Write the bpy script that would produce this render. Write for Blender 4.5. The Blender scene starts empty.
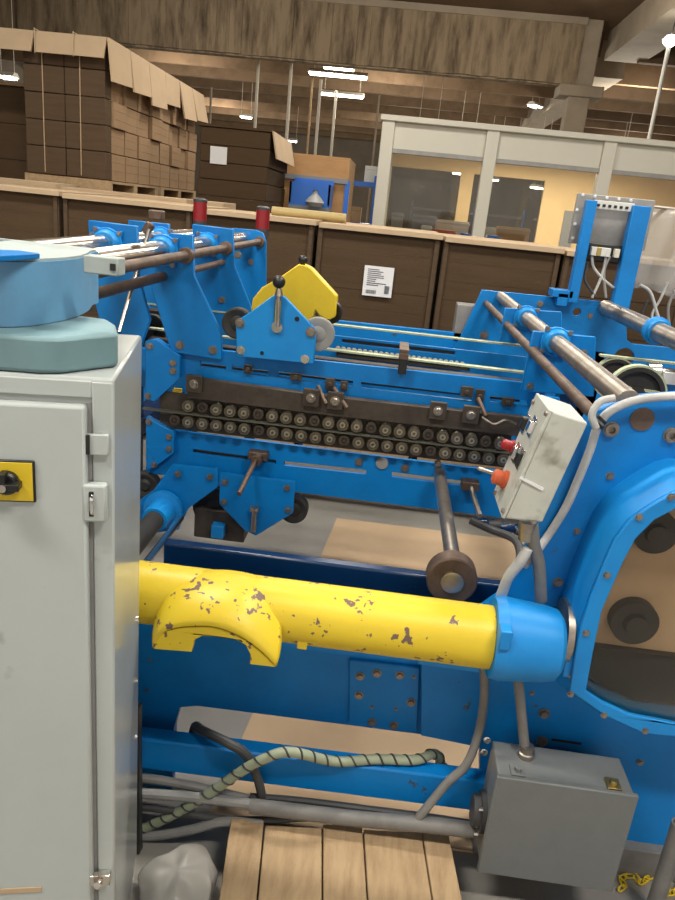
import bpy, bmesh, math, random
from mathutils import Vector, Matrix
from mathutils.geometry import tessellate_polygon
random.seed(7)
S = bpy.context.scene
COL = S.collection
# ------------------------------------------------------------------ camera
CAM_H, FPX = 1.6, 720.0
ROLL, PITCH, YAW = math.radians(5.8), math.radians(18.4), math.radians(3.05)
fw = Vector((-math.sin(YAW)*math.cos(PITCH), math.cos(YAW)*math.cos(PITCH), -math.sin(PITCH)))
r0 = Vector((math.cos(YAW), math.sin(YAW), 0)); u0 = r0.cross(fw)
CR = r0*math.cos(ROLL) + u0*math.sin(ROLL); CU = u0*math.cos(ROLL) - r0*math.sin(ROLL)
CP = Vector((0, 0, CAM_H))
cam = bpy.data.cameras.new('camera'); camo = bpy.data.objects.new('camera', cam); COL.objects.link(camo)
cam.sensor_fit = 'VERTICAL'; cam.sensor_height = 36.0; cam.lens = FPX*36.0/900.0; cam.clip_start = .02; cam.clip_end = 300
camo.matrix_world = Matrix(((CR.x, CU.x, -fw.x, CP.x), (CR.y, CU.y, -fw.y, CP.y), (CR.z, CU.z, -fw.z, CP.z), (0, 0, 0, 1)))
S.camera = camo
# ------------------------------------------------------------------ world, exposure, lamps
wd = bpy.data.worlds.new('world'); S.world = wd; wd.use_nodes = True
wd.node_tree.nodes['Background'].inputs[0].default_value = (1.0, .93, .84, 1)
wd.node_tree.nodes['Background'].inputs[1].default_value = .55
S.view_settings.view_transform = 'Standard'; S.view_settings.look = 'None'
S.view_settings.exposure = 0.68; S.view_settings.gamma = 1.0; S.view_settings.use_curve_mapping = False
LAMP_Z = 4.6
NEAR_LAMPS = [(-1.7, -.4), (1.6, -.4), (-1.7, 2.9), (1.8, 2.7)]
NEAR_W = 75
def area(name, x, y, z, w, sx, sy, col=(1, .95, .86)):
    l = bpy.data.lights.new(name, 'AREA'); l.energy = w; l.shape = 'RECTANGLE'; l.size = sx; l.size_y = sy; l.color = col
    o = bpy.data.objects.new(name, l); COL.objects.link(o); o.location = (x, y, z); return o
for x, y in NEAR_LAMPS: area('lamp_and_fill_light', x, y, LAMP_Z-.06, NEAR_W, 1.3, .3)
for x, y, w in ((-.6, 7.6, 70), (3.2, 6.8, 60)): area('lamp_and_fill_light', x, y, LAMP_Z-.06, w, 1.3, .3)
def fill_bulb(x, y, z, w):      # added point lights that brighten the roof and the far zone
    l = bpy.data.lights.new('lamp_and_fill_light', 'POINT'); l.energy = w; l.shadow_soft_size = .35; l.color = (1, .92, .78)
    o = bpy.data.objects.new('lamp_and_fill_light', l); COL.objects.link(o); o.location = (x, y, z)
for x, y, w in ((-4, 13, 170), (1.5, 13, 170), (-7, 22, 200), (-1, 22, 210), (5.5, 20, 220), (0, 31, 240), (8, 30, 260), (-8, 32, 260)): fill_bulb(x, y, LAMP_Z-.3, w)
# ------------------------------------------------------------------ helpers
def ray(px, py): return fw + CR*((px-337.5)/FPX) - CU*((py-450)/FPX)
def W(px, py, Y=None, Z=None, X=None):
    d = ray(px, py)
    t = Y/d.y if Y is not None else ((Z-CAM_H)/d.z if Z is not None else X/d.x)
    return CP + d*t
def link(name, data, parent=None, mw=None):
    o = bpy.data.objects.new(name, data); COL.objects.link(o)
    if mw is not None: o.matrix_basis = mw
    if parent is not None:
        o.parent = parent; o.matrix_parent_inverse = parent.matrix_basis.inverted()
    return o
def tag(o, label=None, cat=None, group=None, kind=None):
    if label: o['label'] = label
    if cat: o['category'] = cat
    if group: o['group'] = group
    if kind: o['kind'] = kind
    return o
def root(name, loc, label, cat, group=None):
    o = link(name, None, None, Matrix.Translation(loc)); o.empty_display_size = .1
    return tag(o, label, cat, group)
def frame_of(d):
    d = Vector(d).normalized(); a = Vector((0, 0, 1)) if abs(d.z) < .9 else Vector((1, 0, 0))
    u = d.cross(a).normalized(); return u, d.cross(u).normalized(), d
def smooth_path(pts, n=8):
    pts = [Vector(p) for p in pts]
    if len(pts) < 3: return pts
    out = []
    for i in range(len(pts)-1):
        p0 = pts[max(i-1, 0)]; p1 = pts[i]; p2 = pts[i+1]; p3 = pts[min(i+2, len(pts)-1)]
        for k in range(n):
            t = k/n
            out.append(.5*((2*p1) + (p2-p0)*t + (2*p0-5*p1+4*p2-p3)*t*t + (3*p1-p0-3*p2+p3)*t**3))
    return out + [pts[-1]]
class MB:
    def __init__(s, M=None): s.v = []; s.f = []; s.mi = []; s.M = M
    def add(s, vs, fs, mi=0):
        b = len(s.v); s.v += [tuple(s.M @ Vector(v)) if s.M else tuple(v) for v in vs]
        s.f += [tuple(b+i for i in f) for f in fs]; s.mi += [mi]*len(fs); return s
    def box(s, a, b, mi=0):
        x0, x1 = sorted((a[0], b[0])); y0, y1 = sorted((a[1], b[1])); z0, z1 = sorted((a[2], b[2]))
        return s.add([(x, y, z) for x in (x0, x1) for y in (y0, y1) for z in (z0, z1)],
                     [(0, 1, 3, 2), (4, 6, 7, 5), (0, 4, 5, 1), (2, 3, 7, 6), (0, 2, 6, 4), (1, 5, 7, 3)], mi)
    def hexa(s, p, mi=0):   # p: 4 points of one face, then the 4 opposite
        return s.add(p, [(3, 2, 1, 0), (4, 5, 6, 7), (0, 1, 5, 4), (1, 2, 6, 5), (2, 3, 7, 6), (3, 0, 4, 7)], mi)
    def beam(s, p, q, wu, wv, up=(0, 0, 1), mi=0):   # square bar p..q
        p = Vector(p); q = Vector(q); d = (q-p).normalized(); u = d.cross(Vector(up)).normalized(); v = u.cross(d)
        c = [(-1, -1), (1, -1), (1, 1), (-1, 1)]
        return s.hexa([p+u*a*wu/2+v*b*wv/2 for a, b in c]+[q+u*a*wu/2+v*b*wv/2 for a, b in c], mi)
    def cyl(s, p, q, r, r2=None, n=20, mi=0):
        p = Vector(p); q = Vector(q); r2 = r if r2 is None else r2; u, v, d = frame_of(q-p)
        A = [(math.cos(2*math.pi*k/n), math.sin(2*math.pi*k/n)) for k in range(n)]
        vs = [p+(u*a+v*b)*r for a, b in A]+[q+(u*a+v*b)*r2 for a, b in A]
        fs = [(k, (k+1) % n, n+(k+1) % n, n+k) for k in range(n)]+[tuple(range(n-1, -1, -1)), tuple(range(n, 2*n))]
        return s.add(vs, fs, mi)
    def lathe(s, p, d, prof, n=24, mi=0, mis=None, ring=False):  # prof: (dist along d, radius)
        p = Vector(p); u, v, d = frame_of(d); vs = []
        for h, r in prof:
            vs += [p+d*h+(u*math.cos(2*math.pi*k/n)+v*math.sin(2*math.pi*k/n))*max(r, 1e-5) for k in range(n)]
        fs = []; m = []
        for i in range(len(prof)-1):
            for k in range(n): fs.append((i*n+k, i*n+(k+1) % n, (i+1)*n+(k+1) % n, (i+1)*n+k)); m.append(mis[i] if mis else mi)
        L = (len(prof)-1)*n
        if ring: fs += [(L+k, L+(k+1) % n, (k+1) % n, k) for k in range(n)]; m += [mi]*n
        else: fs.append(tuple(range(n-1, -1, -1))); m.append(m[0]); fs.append(tuple(range(L, L+n))); m.append(m[-2])
        s.add(vs, fs); s.mi[-len(m):] = m; return s
    def tube(s, pts, r, n=10, mi=0, sm=8):
        pts = smooth_path(pts, sm) if sm else [Vector(p) for p in pts]
        ref = None; vs = []
        for i, p in enumerate(pts):
            d = (pts[min(i+1, len(pts)-1)]-pts[max(i-1, 0)]).normalized()
            if ref is None: ref = frame_of(d)[0]
            ref = (ref-d*ref.dot(d)).normalized(); v = d.cross(ref)
            vs += [p+(ref*math.cos(2*math.pi*k/n)+v*math.sin(2*math.pi*k/n))*r for k in range(n)]
        L = len(pts); fs = [(i*n+k, i*n+(k+1) % n, (i+1)*n+(k+1) % n, (i+1)*n+k) for i in range(L-1) for k in range(n)]
        fs += [tuple(range(n-1, -1, -1)), tuple(range((L-1)*n, L*n))]
        return s.add(vs, fs, mi)
    def poly(s, outer, Y, th, holes=(), mi=0):       # (X,Z) outline, front face at Y, th deep
        loops = [list(outer)]+[list(h) for h in holes]
        tri = tessellate_polygon([[Vector((x, z, 0)) for x, z in l] for l in loops])
        flat = [p for l in loops for p in l]; n = len(flat)
        vs = [(x, Y, z) for x, z in flat]+[(x, Y+th, z) for x, z in flat]
        fs = [tuple(t) for t in tri]+[tuple(n+i for i in reversed(t)) for t in tri]; b = 0
        for l in loops:
            m = len(l); fs += [(b+k, b+(k+1) % m, n+b+(k+1) % m, n+b+k) for k in range(m)]; b += m
        return s.add(vs, fs, mi)
    def mesh(s, name, mats, smooth=35):
        me = bpy.data.meshes.new(name); me.from_pydata(s.v, [], s.f)
        for i, m in enumerate(s.mi): me.polygons[i].material_index = m
        bm = bmesh.new(); bm.from_mesh(me); bmesh.ops.recalc_face_normals(bm, faces=bm.faces); bm.to_mesh(me); bm.free()
        for m in (mats if isinstance(mats, (list, tuple)) else [mats]): me.materials.append(MAT[m])
        if smooth:
            me.polygons.foreach_set('use_smooth', [True]*len(me.polygons)); me.set_sharp_from_angle(angle=math.radians(smooth))
        return me
    def build(s, name, mats, parent=None, bevel=0, smooth=35, seg=2):
        o = link(name, s.mesh(name, mats, smooth), parent)
        if bevel:
            b = o.modifiers.new('bevel', 'BEVEL'); b.width = bevel; b.segments = seg; b.limit_method = 'ANGLE'; b.angle_limit = math.radians(40)
        return o
def circ(cx, cz, r, n=20): return [(cx+r*math.cos(2*math.pi*k/n), cz+r*math.sin(2*math.pi*k/n)) for k in range(n)]
def pxz(pts, Y): return [(p.x, p.z) for p in (W(x, y, Y=Y) for x, y in pts)]
def plate(name, pts, Y, th, mat, parent, holes=(), rounds=(), bevel=.0025):   # outline in photo pixels on the plane Y
    h = [pxz(q, Y) for q in holes]
    for x, y, r in rounds:
        c = W(x, y, Y=Y); h.append(circ(c.x, c.z, r))
    return MB().poly(pxz(pts, Y), Y, th, h).build(name, mat, parent, bevel, seg=1)
# ------------------------------------------------------------------ materials
MAT = {}
def mat(name, col, rough=.5, metal=0.0, noise=.0, nscale=6, dark=None, bump=0, bscale=40, spec=.5, streak=None, chips=None, coat=0, rvar=.12):
    m = bpy.data.materials.new(name); m.use_nodes = True; nt = m.node_tree; N = nt.nodes; L = nt.links; b = N['Principled BSDF']
    b.inputs['Roughness'].default_value = rough; b.inputs['Metallic'].default_value = metal
    b.inputs['Specular IOR Level'].default_value = spec; b.inputs['Coat Weight'].default_value = coat
    b.inputs['Base Color'].default_value = (*col, 1)
    tc = N.new('ShaderNodeTexCoord'); geo = N.new('ShaderNodeNewGeometry'); src = geo.outputs['Position']
    def noise_node(scale, det=6, vec=src, rg=.6):
        n = N.new('ShaderNodeTexNoise'); n.inputs['Scale'].default_value = scale; n.inputs['Detail'].default_value = det
        n.inputs['Roughness'].default_value = rg; L.new(vec, n.inputs['Vector']); return n
    def ramp(inp, a, c):
        r = N.new('ShaderNodeMapRange'); r.inputs['From Min'].default_value = a; r.inputs['From Max'].default_value = c; L.new(inp, r.inputs['Value']); return r.outputs[0]
    def mix(fac, A, B):
        x = N.new('ShaderNodeMix'); x.data_type = 'RGBA'; L.new(fac, x.inputs[0])
        for i, q in ((6, A), (7, B)):
            if isinstance(q, tuple): x.inputs[i].default_value = (*q, 1)
            else: L.new(q, x.inputs[i])
        return x.outputs[2]
    cur = col
    if noise:
        vec = src
        if streak:
            mp = N.new('ShaderNodeMapping'); mp.inputs['Scale'].default_value = streak; L.new(src, mp.inputs['Vector']); vec = mp.outputs[0]
        n = noise_node(nscale, 8, vec, .65)
        dk = dark or tuple(c*.45 for c in col)
        mul = N.new('ShaderNodeMath'); mul.operation = 'MULTIPLY'; mul.inputs[1].default_value = noise; L.new(ramp(n.outputs[0], .42, .72), mul.inputs[0])
        cur = mix(mul.outputs[0], cur, dk)
        L.new(cur, b.inputs['Base Color'])
        rr = N.new('ShaderNodeMapRange'); rr.inputs['To Min'].default_value = max(rough-rvar*.5, .03); rr.inputs['To Max'].default_value = min(rough+rvar, 1); L.new(n.outputs[0], rr.inputs['Value']); L.new(rr.outputs[0], b.inputs['Roughness'])
    if chips:   # (scale, low, high, colour)
        c = noise_node(chips[0], 3, src, .5); c2 = noise_node(chips[0]*.22, 2, src, .5)
        ad = N.new('ShaderNodeMath'); ad.operation = 'MULTIPLY_ADD'; ad.inputs[1].default_value = .9; L.new(c2.outputs[0], ad.inputs[0]); L.new(c.outputs[0], ad.inputs[2])
        cur = mix(ramp(ad.outputs[0], chips[1], chips[2]), cur, chips[3]); L.new(cur, b.inputs['Base Color'])
    if bump:
        n = noise_node(bscale, 4); bp = N.new('ShaderNodeBump'); bp.inputs['Strength'].default_value = bump; bp.inputs['Distance'].default_value = .01
        L.new(n.outputs[0], bp.inputs['Height']); L.new(bp.outputs[0], b.inputs['Normal'])
    MAT[name] = m; return m
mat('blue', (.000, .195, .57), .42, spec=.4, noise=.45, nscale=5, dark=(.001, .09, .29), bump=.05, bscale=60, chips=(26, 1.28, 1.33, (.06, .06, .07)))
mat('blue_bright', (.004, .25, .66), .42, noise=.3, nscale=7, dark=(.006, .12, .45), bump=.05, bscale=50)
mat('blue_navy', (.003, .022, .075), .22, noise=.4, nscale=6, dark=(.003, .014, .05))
mat('blue_pale', (.13, .32, .52), .45, noise=.4, nscale=9, dark=(.10, .20, .30), bump=.06)
mat('teal_pale', (.17, .29, .32), .5, noise=.4, nscale=9, dark=(.12, .20, .22), bump=.06)
mat('bracket_pale', (.42, .48, .47), .45, noise=.5, nscale=9, dark=(.22, .24, .22))
mat('yellow_chipped', (.74, .55, .03), .4, noise=.25, nscale=9, dark=(.6, .42, .015), bump=.08, bscale=50, chips=(60, 1.12, 1.14, (.16, .10, .08)))
mat('yellow', (.70, .50, .02), .45, noise=.35, nscale=10, dark=(.45, .31, .02), bump=.05)
mat('enamel_grey', (.46, .50, .49), .38, noise=.22, nscale=4, dark=(.34, .36, .34), bump=.03, chips=(11, 1.20, 1.3, (.25, .24, .21)))
mat('enamel_gloss', (.44, .47, .46), .16, noise=.15, nscale=4, dark=(.34, .36, .34))
mat('box_white', (.50, .51, .46), .5, noise=.5, nscale=9, dark=(.32, .32, .28), chips=(14, 1.07, 1.2, (.24, .225, .18)))
mat('box_grey', (.155, .165, .165), .42, noise=.25, nscale=20, dark=(.11, .115, .115), bump=.05, bscale=150)
mat('steel', (.48, .43, .38), .4, 1.0, noise=.6, nscale=14, dark=(.20, .15, .11))
mat('steel_bright', (.72, .69, .64), .2, 1.0, noise=.35, nscale=12, dark=(.42, .37, .32))
mat('steel_rust', (.17, .115, .085), .5, .55, noise=.7, nscale=18, dark=(.06, .04, .032))
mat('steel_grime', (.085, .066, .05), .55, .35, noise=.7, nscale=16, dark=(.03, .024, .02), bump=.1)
mat('roller_steel', (.25, .21, .155), .4, .75, noise=.6, nscale=30, dark=(.10, .09, .07))
mat('roller_hub', (.55, .50, .39), .35, .7, noise=.5, nscale=30, dark=(.25, .23, .18))
mat('bolt_steel', (.33, .29, .25), .4, .8, noise=.6, nscale=40, dark=(.11, .085, .07))
mat('black', (.012, .012, .012), .4)
mat('rubber', (.02, .019, .018), .6, noise=.5, nscale=20, dark=(.045, .04, .036))
mat('belt_green', (.48, .52, .34), .6, noise=.5, nscale=14, dark=(.24, .26, .15))
mat('belt_dark', (.10, .10, .075), .6, noise=.5, nscale=14, dark=(.045, .045, .035))
mat('cable_grey', (.27, .27, .265), .45, noise=.4, nscale=12, dark=(.14, .14, .135))
mat('cable_dark', (.05, .05, .052), .5, noise=.4, nscale=12, dark=(.02, .02, .02))
mat('conduit', (.19, .185, .175), .5, noise=.5, nscale=14, dark=(.09, .085, .08), bump=.1)
mat('hose_white', (.52, .52, .51), .45, noise=.7, nscale=14, dark=(.26, .26, .26))
mat('red', (.34, .015, .02), .4); mat('orange_red', (.62, .12, .045), .4, noise=.4, nscale=30)
mat('chrome', (.8, .8, .8), .12, 1.0)
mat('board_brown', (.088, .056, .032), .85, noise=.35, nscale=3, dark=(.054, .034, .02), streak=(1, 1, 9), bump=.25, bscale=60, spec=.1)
mat('board_dark_and_shade', (.10, .066, .041), .85, noise=.4, nscale=3, dark=(.06, .04, .026), streak=(1, 1, 14), bump=.2, spec=.1)  # dark corner board; also carries the shade of the load's front bundles
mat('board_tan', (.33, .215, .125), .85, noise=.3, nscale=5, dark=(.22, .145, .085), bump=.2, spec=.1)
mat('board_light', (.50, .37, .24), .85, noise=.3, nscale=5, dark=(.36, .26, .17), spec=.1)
mat('floor_board', (.50, .36, .23), .8, noise=.3, nscale=4, dark=(.36, .25, .155), spec=.15)
mat('window_board', (.82, .62, .43), .7, noise=.4, nscale=5, dark=(.60, .43, .28))
mat('joist_wood', (.20, .135, .085), .9, noise=.6, nscale=2, dark=(.08, .055, .035), spec=.1)
mat('band_red', (.26, .012, .018), .4)
mat('wood', (.44, .31, .18), .75, noise=.65, nscale=7, dark=(.24, .15, .08), streak=(6, 1, 6), bump=.2, bscale=60, spec=.2)
mat('plywood', (.42, .225, .085), .6, noise=.4, nscale=5, dark=(.28, .14, .05), streak=(1, 1, 4))
mat('concrete', (.27, .255, .23), .42, noise=.5, nscale=2.5, dark=(.17, .16, .14), bump=.08, bscale=30)
mat('paper', (.75, .75, .76), .7); mat('print_ink', (.05, .05, .06), .7)
mat('booth_white', (.60, .57, .48), .5, noise=.2, nscale=2, dark=(.48, .45, .37))
mat('booth_wall', (.68, .50, .27), .7, noise=.2, nscale=2)
mat('roof_deck', (.12, .08, .05), .9, noise=.6, nscale=1.6, dark=(.065, .045, .03), streak=(1, .5, 1), spec=.1)
mat('roof_beam', (.28, .215, .145), .9, noise=.95, nscale=1.1, dark=(.055, .04, .028), streak=(5, 5, .9), spec=.1)
mat('roof_girder', (.30, .25, .19), .85, noise=.5, nscale=1.4, dark=(.16, .125, .09))
mat('back_wall', (.20, .165, .13), .9, noise=.5, nscale=1)
mat('pole_paint', (.55, .50, .42), .5); mat('bin_blue', (.02, .14, .55), .4); mat('grey_plain', (.28, .28, .27), .5, noise=.3)
mat('hose_wrap', (.32, .36, .25), .55, noise=.4, nscale=20); mat('panel_grey', (.30, .29, .275), .4, .2, noise=.4, nscale=9)
mat('brass', (.5, .38, .15), .35, .9); mat('kraft_roll', (.40, .30, .12), .6)
mat('plastic_bag', (.40, .38, .35), .5, noise=.5, nscale=8)
mat('clutter_white', (.6, .6, .57), .5); mat('clutter_red', (.45, .10, .07), .5); mat('clutter_grey', (.2, .21, .23), .5)
def emis(name, col, st):
    m = bpy.data.materials.new(name); m.use_nodes = True; b = m.node_tree.nodes['Principled BSDF']
    b.inputs['Base Color'].default_value = (*col, 1); b.inputs['Emission Color'].default_value = (*col, 1); b.inputs['Emission Strength'].default_value = st; MAT[name] = m
emis('tube_glow', (1, .96, .86), 9)
def glass(name, tint, gl, rough=.02):
    m = bpy.data.materials.new(name); m.use_nodes = True; nt = m.node_tree; N = nt.nodes; L = nt.links; N.remove(N['Principled BSDF'])
    t = N.new('ShaderNodeBsdfTransparent'); t.inputs[0].default_value = (*tint, 1); g = N.new('ShaderNodeBsdfGlossy'); g.inputs['Roughness'].default_value = rough
    x = N.new('ShaderNodeMixShader'); fr = N.new('ShaderNodeFresnel'); fr.inputs[0].default_value = 1.5
    ml = N.new('ShaderNodeMath'); ml.operation = 'MULTIPLY'; ml.inputs[1].default_value = gl; L.new(fr.outputs[0], ml.inputs[0]); L.new(ml.outputs[0], x.inputs[0])
    L.new(t.outputs[0], x.inputs[1]); L.new(g.outputs[0], x.inputs[2]); L.new(x.outputs[0], N['Material Output'].inputs[0]); MAT[name] = m
glass('booth_glass', (.88, .87, .84), 1.0); glass('smoked_pane', (.90, .87, .82), .6, .05)
def film(name, col, op):
    m = bpy.data.materials.new(name); m.use_nodes = True; b = m.node_tree.nodes['Principled BSDF']; b.inputs['Base Color'].default_value = (*col, 1)
    b.inputs['Alpha'].default_value = op; b.inputs['Roughness'].default_value = .25; MAT[name] = m
film('bag_film', (.5, .48, .44), .55)
film('clear_film', (.5, .48, .45), .42)
_bm = {}
def bolt_mesh(r, m='bolt_steel', kind='hex'):
    k = (round(r, 4), m, kind)
    if k not in _bm:
        b = MB(); b.cyl((0, 0, 0), (0, -.2*r, 0), r*1.35, n=14)
        if kind == 'hex': b.cyl((0, 0, 0), (0, -r*.95, 0), r, r*.92, n=6)
        else: b.lathe((0, 0, 0), (0, -1, 0), [(0, r), (r*.8, r), (r, r*.85), (r, r*.45), (r*.4, r*.42)], n=12)
        _bm[k] = b.mesh('bolt', m)
    return _bm[k]
def bolt(px, py, Y, parent, r=.008, m='bolt_steel', kind='hex', name='bolt'):
    return link(name, bolt_mesh(r, m, kind), parent, Matrix.Translation(W(px, py, Y=Y)) @ Matrix.Rotation(random.random(), 4, 'Y'))
# ================================================================== setting
def struct(name, mb, m, bevel=0): return tag(mb.build(name, m, None, bevel), kind='structure')
floor = struct('floor', MB().box((-14, -6, -.1), (14, 42, 0)), 'concrete')
struct('ceiling', MB().box((-14, -6, 5.75), (14, 42, 5.95)), 'roof_deck')
struct('wall_back', MB().box((-14, 42, 0), (14, 42.3, 5.95)), 'back_wall')
struct('wall_left', MB().box((-14.3, -6, 0), (-14, 42.3, 5.95)), 'back_wall')
struct('wall_right', MB().box((14, -6, 0), (14.3, 42.3, 5.95)), 'back_wall')
# deep stained cross beam with vertical boards, and the girders running away from the camera
fb = struct('trim_1', MB().box((-13.9, 17.06, 4.5), (3.28, 17.3, 5.75)), 'roof_beam')
me_bd = MB().box((-.135, -.05, -.60), (.135, .05, .60)).mesh('beam_board', 'roof_beam')
for k in range(44): link('board', me_bd, fb, Matrix.Translation((3.12-.272*k, 17.02+random.uniform(-.02, .02), 5.13+random.uniform(-.01, .01))))
MB().box((-13.9, 16.93, 5.62), (3.28, 17.06, 5.75)).build('cap_rail', 'roof_girder', fb)
struct('trim_2', MB().box((3.95, 8, 5.2), (4.75, 17.9, 5.75)).box((3.95, 18.6, 5.0), (4.6, 41.9, 5.75)), 'roof_girder')
struct('trim_3', MB().box((3.18, 17.0, 0), (3.62, 17.4, 5.75)).box((2.95, 16.9, 4.30), (3.85, 17.5, 4.52)), 'roof_girder', .02)
jo = struct('trim_4', MB().box((-13.9, 20, 5.1), (3.9, 20.2, 5.75)), 'roof_deck')
for k in range(16): y = 18.1+1.15*k+.03*k*k; MB().box((-13.9, y, 5.3-.1*(k % 3)), (3.9, y+.16, 5.75)).build('joist', 'joist_wood' if k % 3 else 'roof_deck', jo)
for k, y in enumerate((12.5, 15, 17.5, 20.0, 22, 24.0, 26, 28.0, 30, 33.0)): MB().box((4.6, y, 5.15), (13.9, y+.2, 5.75)).build('joist', 'joist_wood' if k % 2 else 'roof_deck', jo)
# ------------------------------------------------------------------ ceiling lamps
def fixture(x, y, z, label, L=1.4, rot=0):
    M = Matrix.Translation((x, y, z)) @ Matrix.Rotation(rot, 4, 'Z')
    o = root('fluorescent_lamp', (x, y, z), label, 'ceiling lamp', 'ceiling lamps')
    MB(M).add([(-L/2, -.16, .0), (L/2, -.16, .0), (L/2, .16, .0), (-L/2, .16, .0), (-L/2, -.06, .09), (L/2, -.06, .09), (L/2, .06, .09), (-L/2, .06, .09)],
              [(0, 1, 5, 4), (2, 3, 7, 6), (4, 5, 6, 7), (0, 4, 7, 3), (1, 2, 6, 5)]).build('reflector', 'booth_white', o)
    for s in (-.09, .09): MB(M).cyl((-L/2+.03, s, -.015), (L/2-.03, s, -.015), .026, n=8).build('tube', 'tube_glow', o)
    for s in (-1, 1): MB(M).cyl((s*L*.4, 0, .09), (s*L*.4, 0, 5.75-z), .008, n=6).build('hanger', 'pole_paint', o)
for i, (x, y) in enumerate(NEAR_LAMPS): fixture(x, y, LAMP_Z, ('white fluorescent lamp overhead, nearest on the grey cabinet side', 'white fluorescent lamp overhead, nearest on the smoked window side', 'white fluorescent lamp above the angled blue plates', 'white fluorescent lamp above the far blue frame')[i])
def fx(px, py, Y, label, L=1.4, rot=0): p = W(px, py, Y=Y); fixture(p.x, p.y, p.z, label, L, rot)
fx(338, 75, 18.7, 'bright double tube lamp, uppermost of the pair left of the booth'); fx(342, 95, 22.5, 'bright tube lamp just below the uppermost lamp of the pair', 1.25)
fx(339, 69, 20.5, 'dim tube lamp partly behind the uppermost lamp', .8)
fx(535, 106, 24, 'glowing lamp above the booth roof beside the column', .5, .9); fx(246, 117, 26, 'small distant lamp above the brown stack with white sheet', .4)
fx(292, 141, 30, 'tiny distant lamp above the plywood crate', .4); fx(8, 77, 16, 'lamp at the far left behind the strapped load', .35)
# ------------------------------------------------------------------ poles and drops
def pole(px, py, Y, label, r=.035, m='pole_paint', z1=5.75):
    p = W(px, py, Y=Y); o = MB().cyl((p.x, p.y, 0), (p.x, p.y, z1), r, n=10).cyl((p.x, p.y, 0), (p.x, p.y, .04), r*2.4, n=10).cyl((p.x, p.y, 2.2), (p.x, p.y, 2.3), r*1.4, n=10)
    return tag(o.build('service_pole', m), label, 'pole', 'thin poles behind the stacks')
pole(257, 90, 18.5, 'tall pale pole rising behind the brown stack with white sheet'); pole(289, 100, 18.2, 'tall pale pole rising above the corner of brown stack and crate')
pole(309, 125, 19.5, 'thin tan pole, leftmost of three behind the plywood crate', .03, 'wood', 4.6); pole(317, 130, 18.4, 'thin pale pole, middle of three behind the plywood crate', .035, 'pole_paint', 4.4)
pole(333, 130, 19.1, 'thin pale pole, rightmost of three behind the plywood crate', .035, 'pole_paint', 4.3); pole(378, 110, 17.8, 'slim dark pole beside the booth corner', .025, 'roof_girder', 4.1)
pole(211, 95, 19.8, 'short dim pole next to the strapped load', .03, 'roof_girder', 4.2)
t = W(660, 88, Y=14); o = root('lamp_pole', (t.x, t.y, 0), 'white upright pole with glowing lamp head at upper right', 'lamp pole')
h = W(667, 45, Y=14); MB().cyl((t.x, t.y, 0), (t.x, t.y, h.z), .035, n=10).build('pole', 'clutter_white', o)
MB().lathe((t.x, t.y, h.z-.02), (0, 0, 1), [(0, .05), (.05, .11), (.1, .12), (.16, .07), (.18, .01)], 14).build('lamp_head', 'tube_glow', o)
MB().tube([(t.x, t.y, h.z+.14), (t.x+.05, t.y, 5.2), (t.x+.3, t.y, 5.74)], .012, 6).build('cable', 'cable_dark', o)
# ------------------------------------------------------------------ glazed booth
BY = 10.0
bl = W(385, 115, Y=BY); BX0 = bl.x-.02; BZ = 2.79; BX1 = 5.2; BD = 3.2
ob = root('office_booth', (BX0+2, BY+1, 0), 'cream framed glazed office booth behind the cardboard stacks', 'booth')
posts = [BX0, W(486, 140, Y=BY).x, W(603, 150, Y=BY).x, W(700, 160, Y=BY).x, BX1]
for x in posts: MB().box((x, BY-.03, 0), (x+.16, BY+.13, BZ)).build('post', 'booth_white', ob, .008)
zw = W(430, 152, Y=BY).z
for a, b in zip(posts[:-1], posts[1:]):
    MB().box((a+.16, BY+.02, zw), (b, BY+.09, BZ-.07)).build('head_panel', 'booth_white', ob, .005)
    MB().box((a+.16, BY+.0, zw-.05), (b, BY+.11, zw)).build('window_head', 'panel_grey', ob)
    MB().box((a+.16, BY+.02, 0), (b, BY+.09, 1.0)).build('sill_panel', 'booth_white', ob, .005)
    MB().box((a+.16, BY+.045, 1.0), (b, BY+.055, zw-.05)).build('pane', 'booth_glass', ob)
    MB().box((a+.16, BY-.01, .98), (b, BY+.12, 1.03)).build('sill', 'booth_white', ob)
MB().box((BX0-.03, BY-.06, BZ-.07), (BX1+.16, BY+BD, BZ)).build('roof', 'booth_white', ob, .01)
for k in range(2):
    x = BX0
    MB().box((x+.02, BY+.13+1.55*k, 0), (x+.1, BY+1.6+1.55*k, 1.0)).box((x+.02, BY+.13+1.55*k, zw), (x+.1, BY+1.6+1.55*k, BZ-.07)).build('side_panel', 'booth_white', ob)
    MB().box((x, BY+1.55+1.5*k, 0), (x+.12, BY+1.68+1.5*k, BZ-.07)).build('post', 'booth_white', ob)
    MB().box((x+.05, BY+.13+1.55*k, 1.0), (x+.06, BY+1.55+1.55*k, zw)).build('pane', 'booth_glass', ob)
MB().box((BX1, BY+.13, 0), (BX1+.12, BY+BD, BZ-.07)).build('side_wall', 'booth_wall', ob)
yb = BY+BD
q1, q2, q3 = (W(x, 200, Y=yb).x for x in (457, 470, 541)); ZB = 2.38
bk = [(BX0+.1, q1, 1.0), (q2, q3, 1.0)]
for a, b, z0 in bk: MB().box((a, yb-.05, z0), (b, yb-.04, ZB)).build('back_pane', 'booth_glass', ob)
MB().box((BX0+.0, yb-.1, 0), (BX1, yb, 1.0)).build('back_wall', 'booth_wall', ob); MB().box((BX0, yb-.1, ZB), (BX1, yb, BZ-.07)).build('back_head', 'booth_wall', ob)
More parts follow.
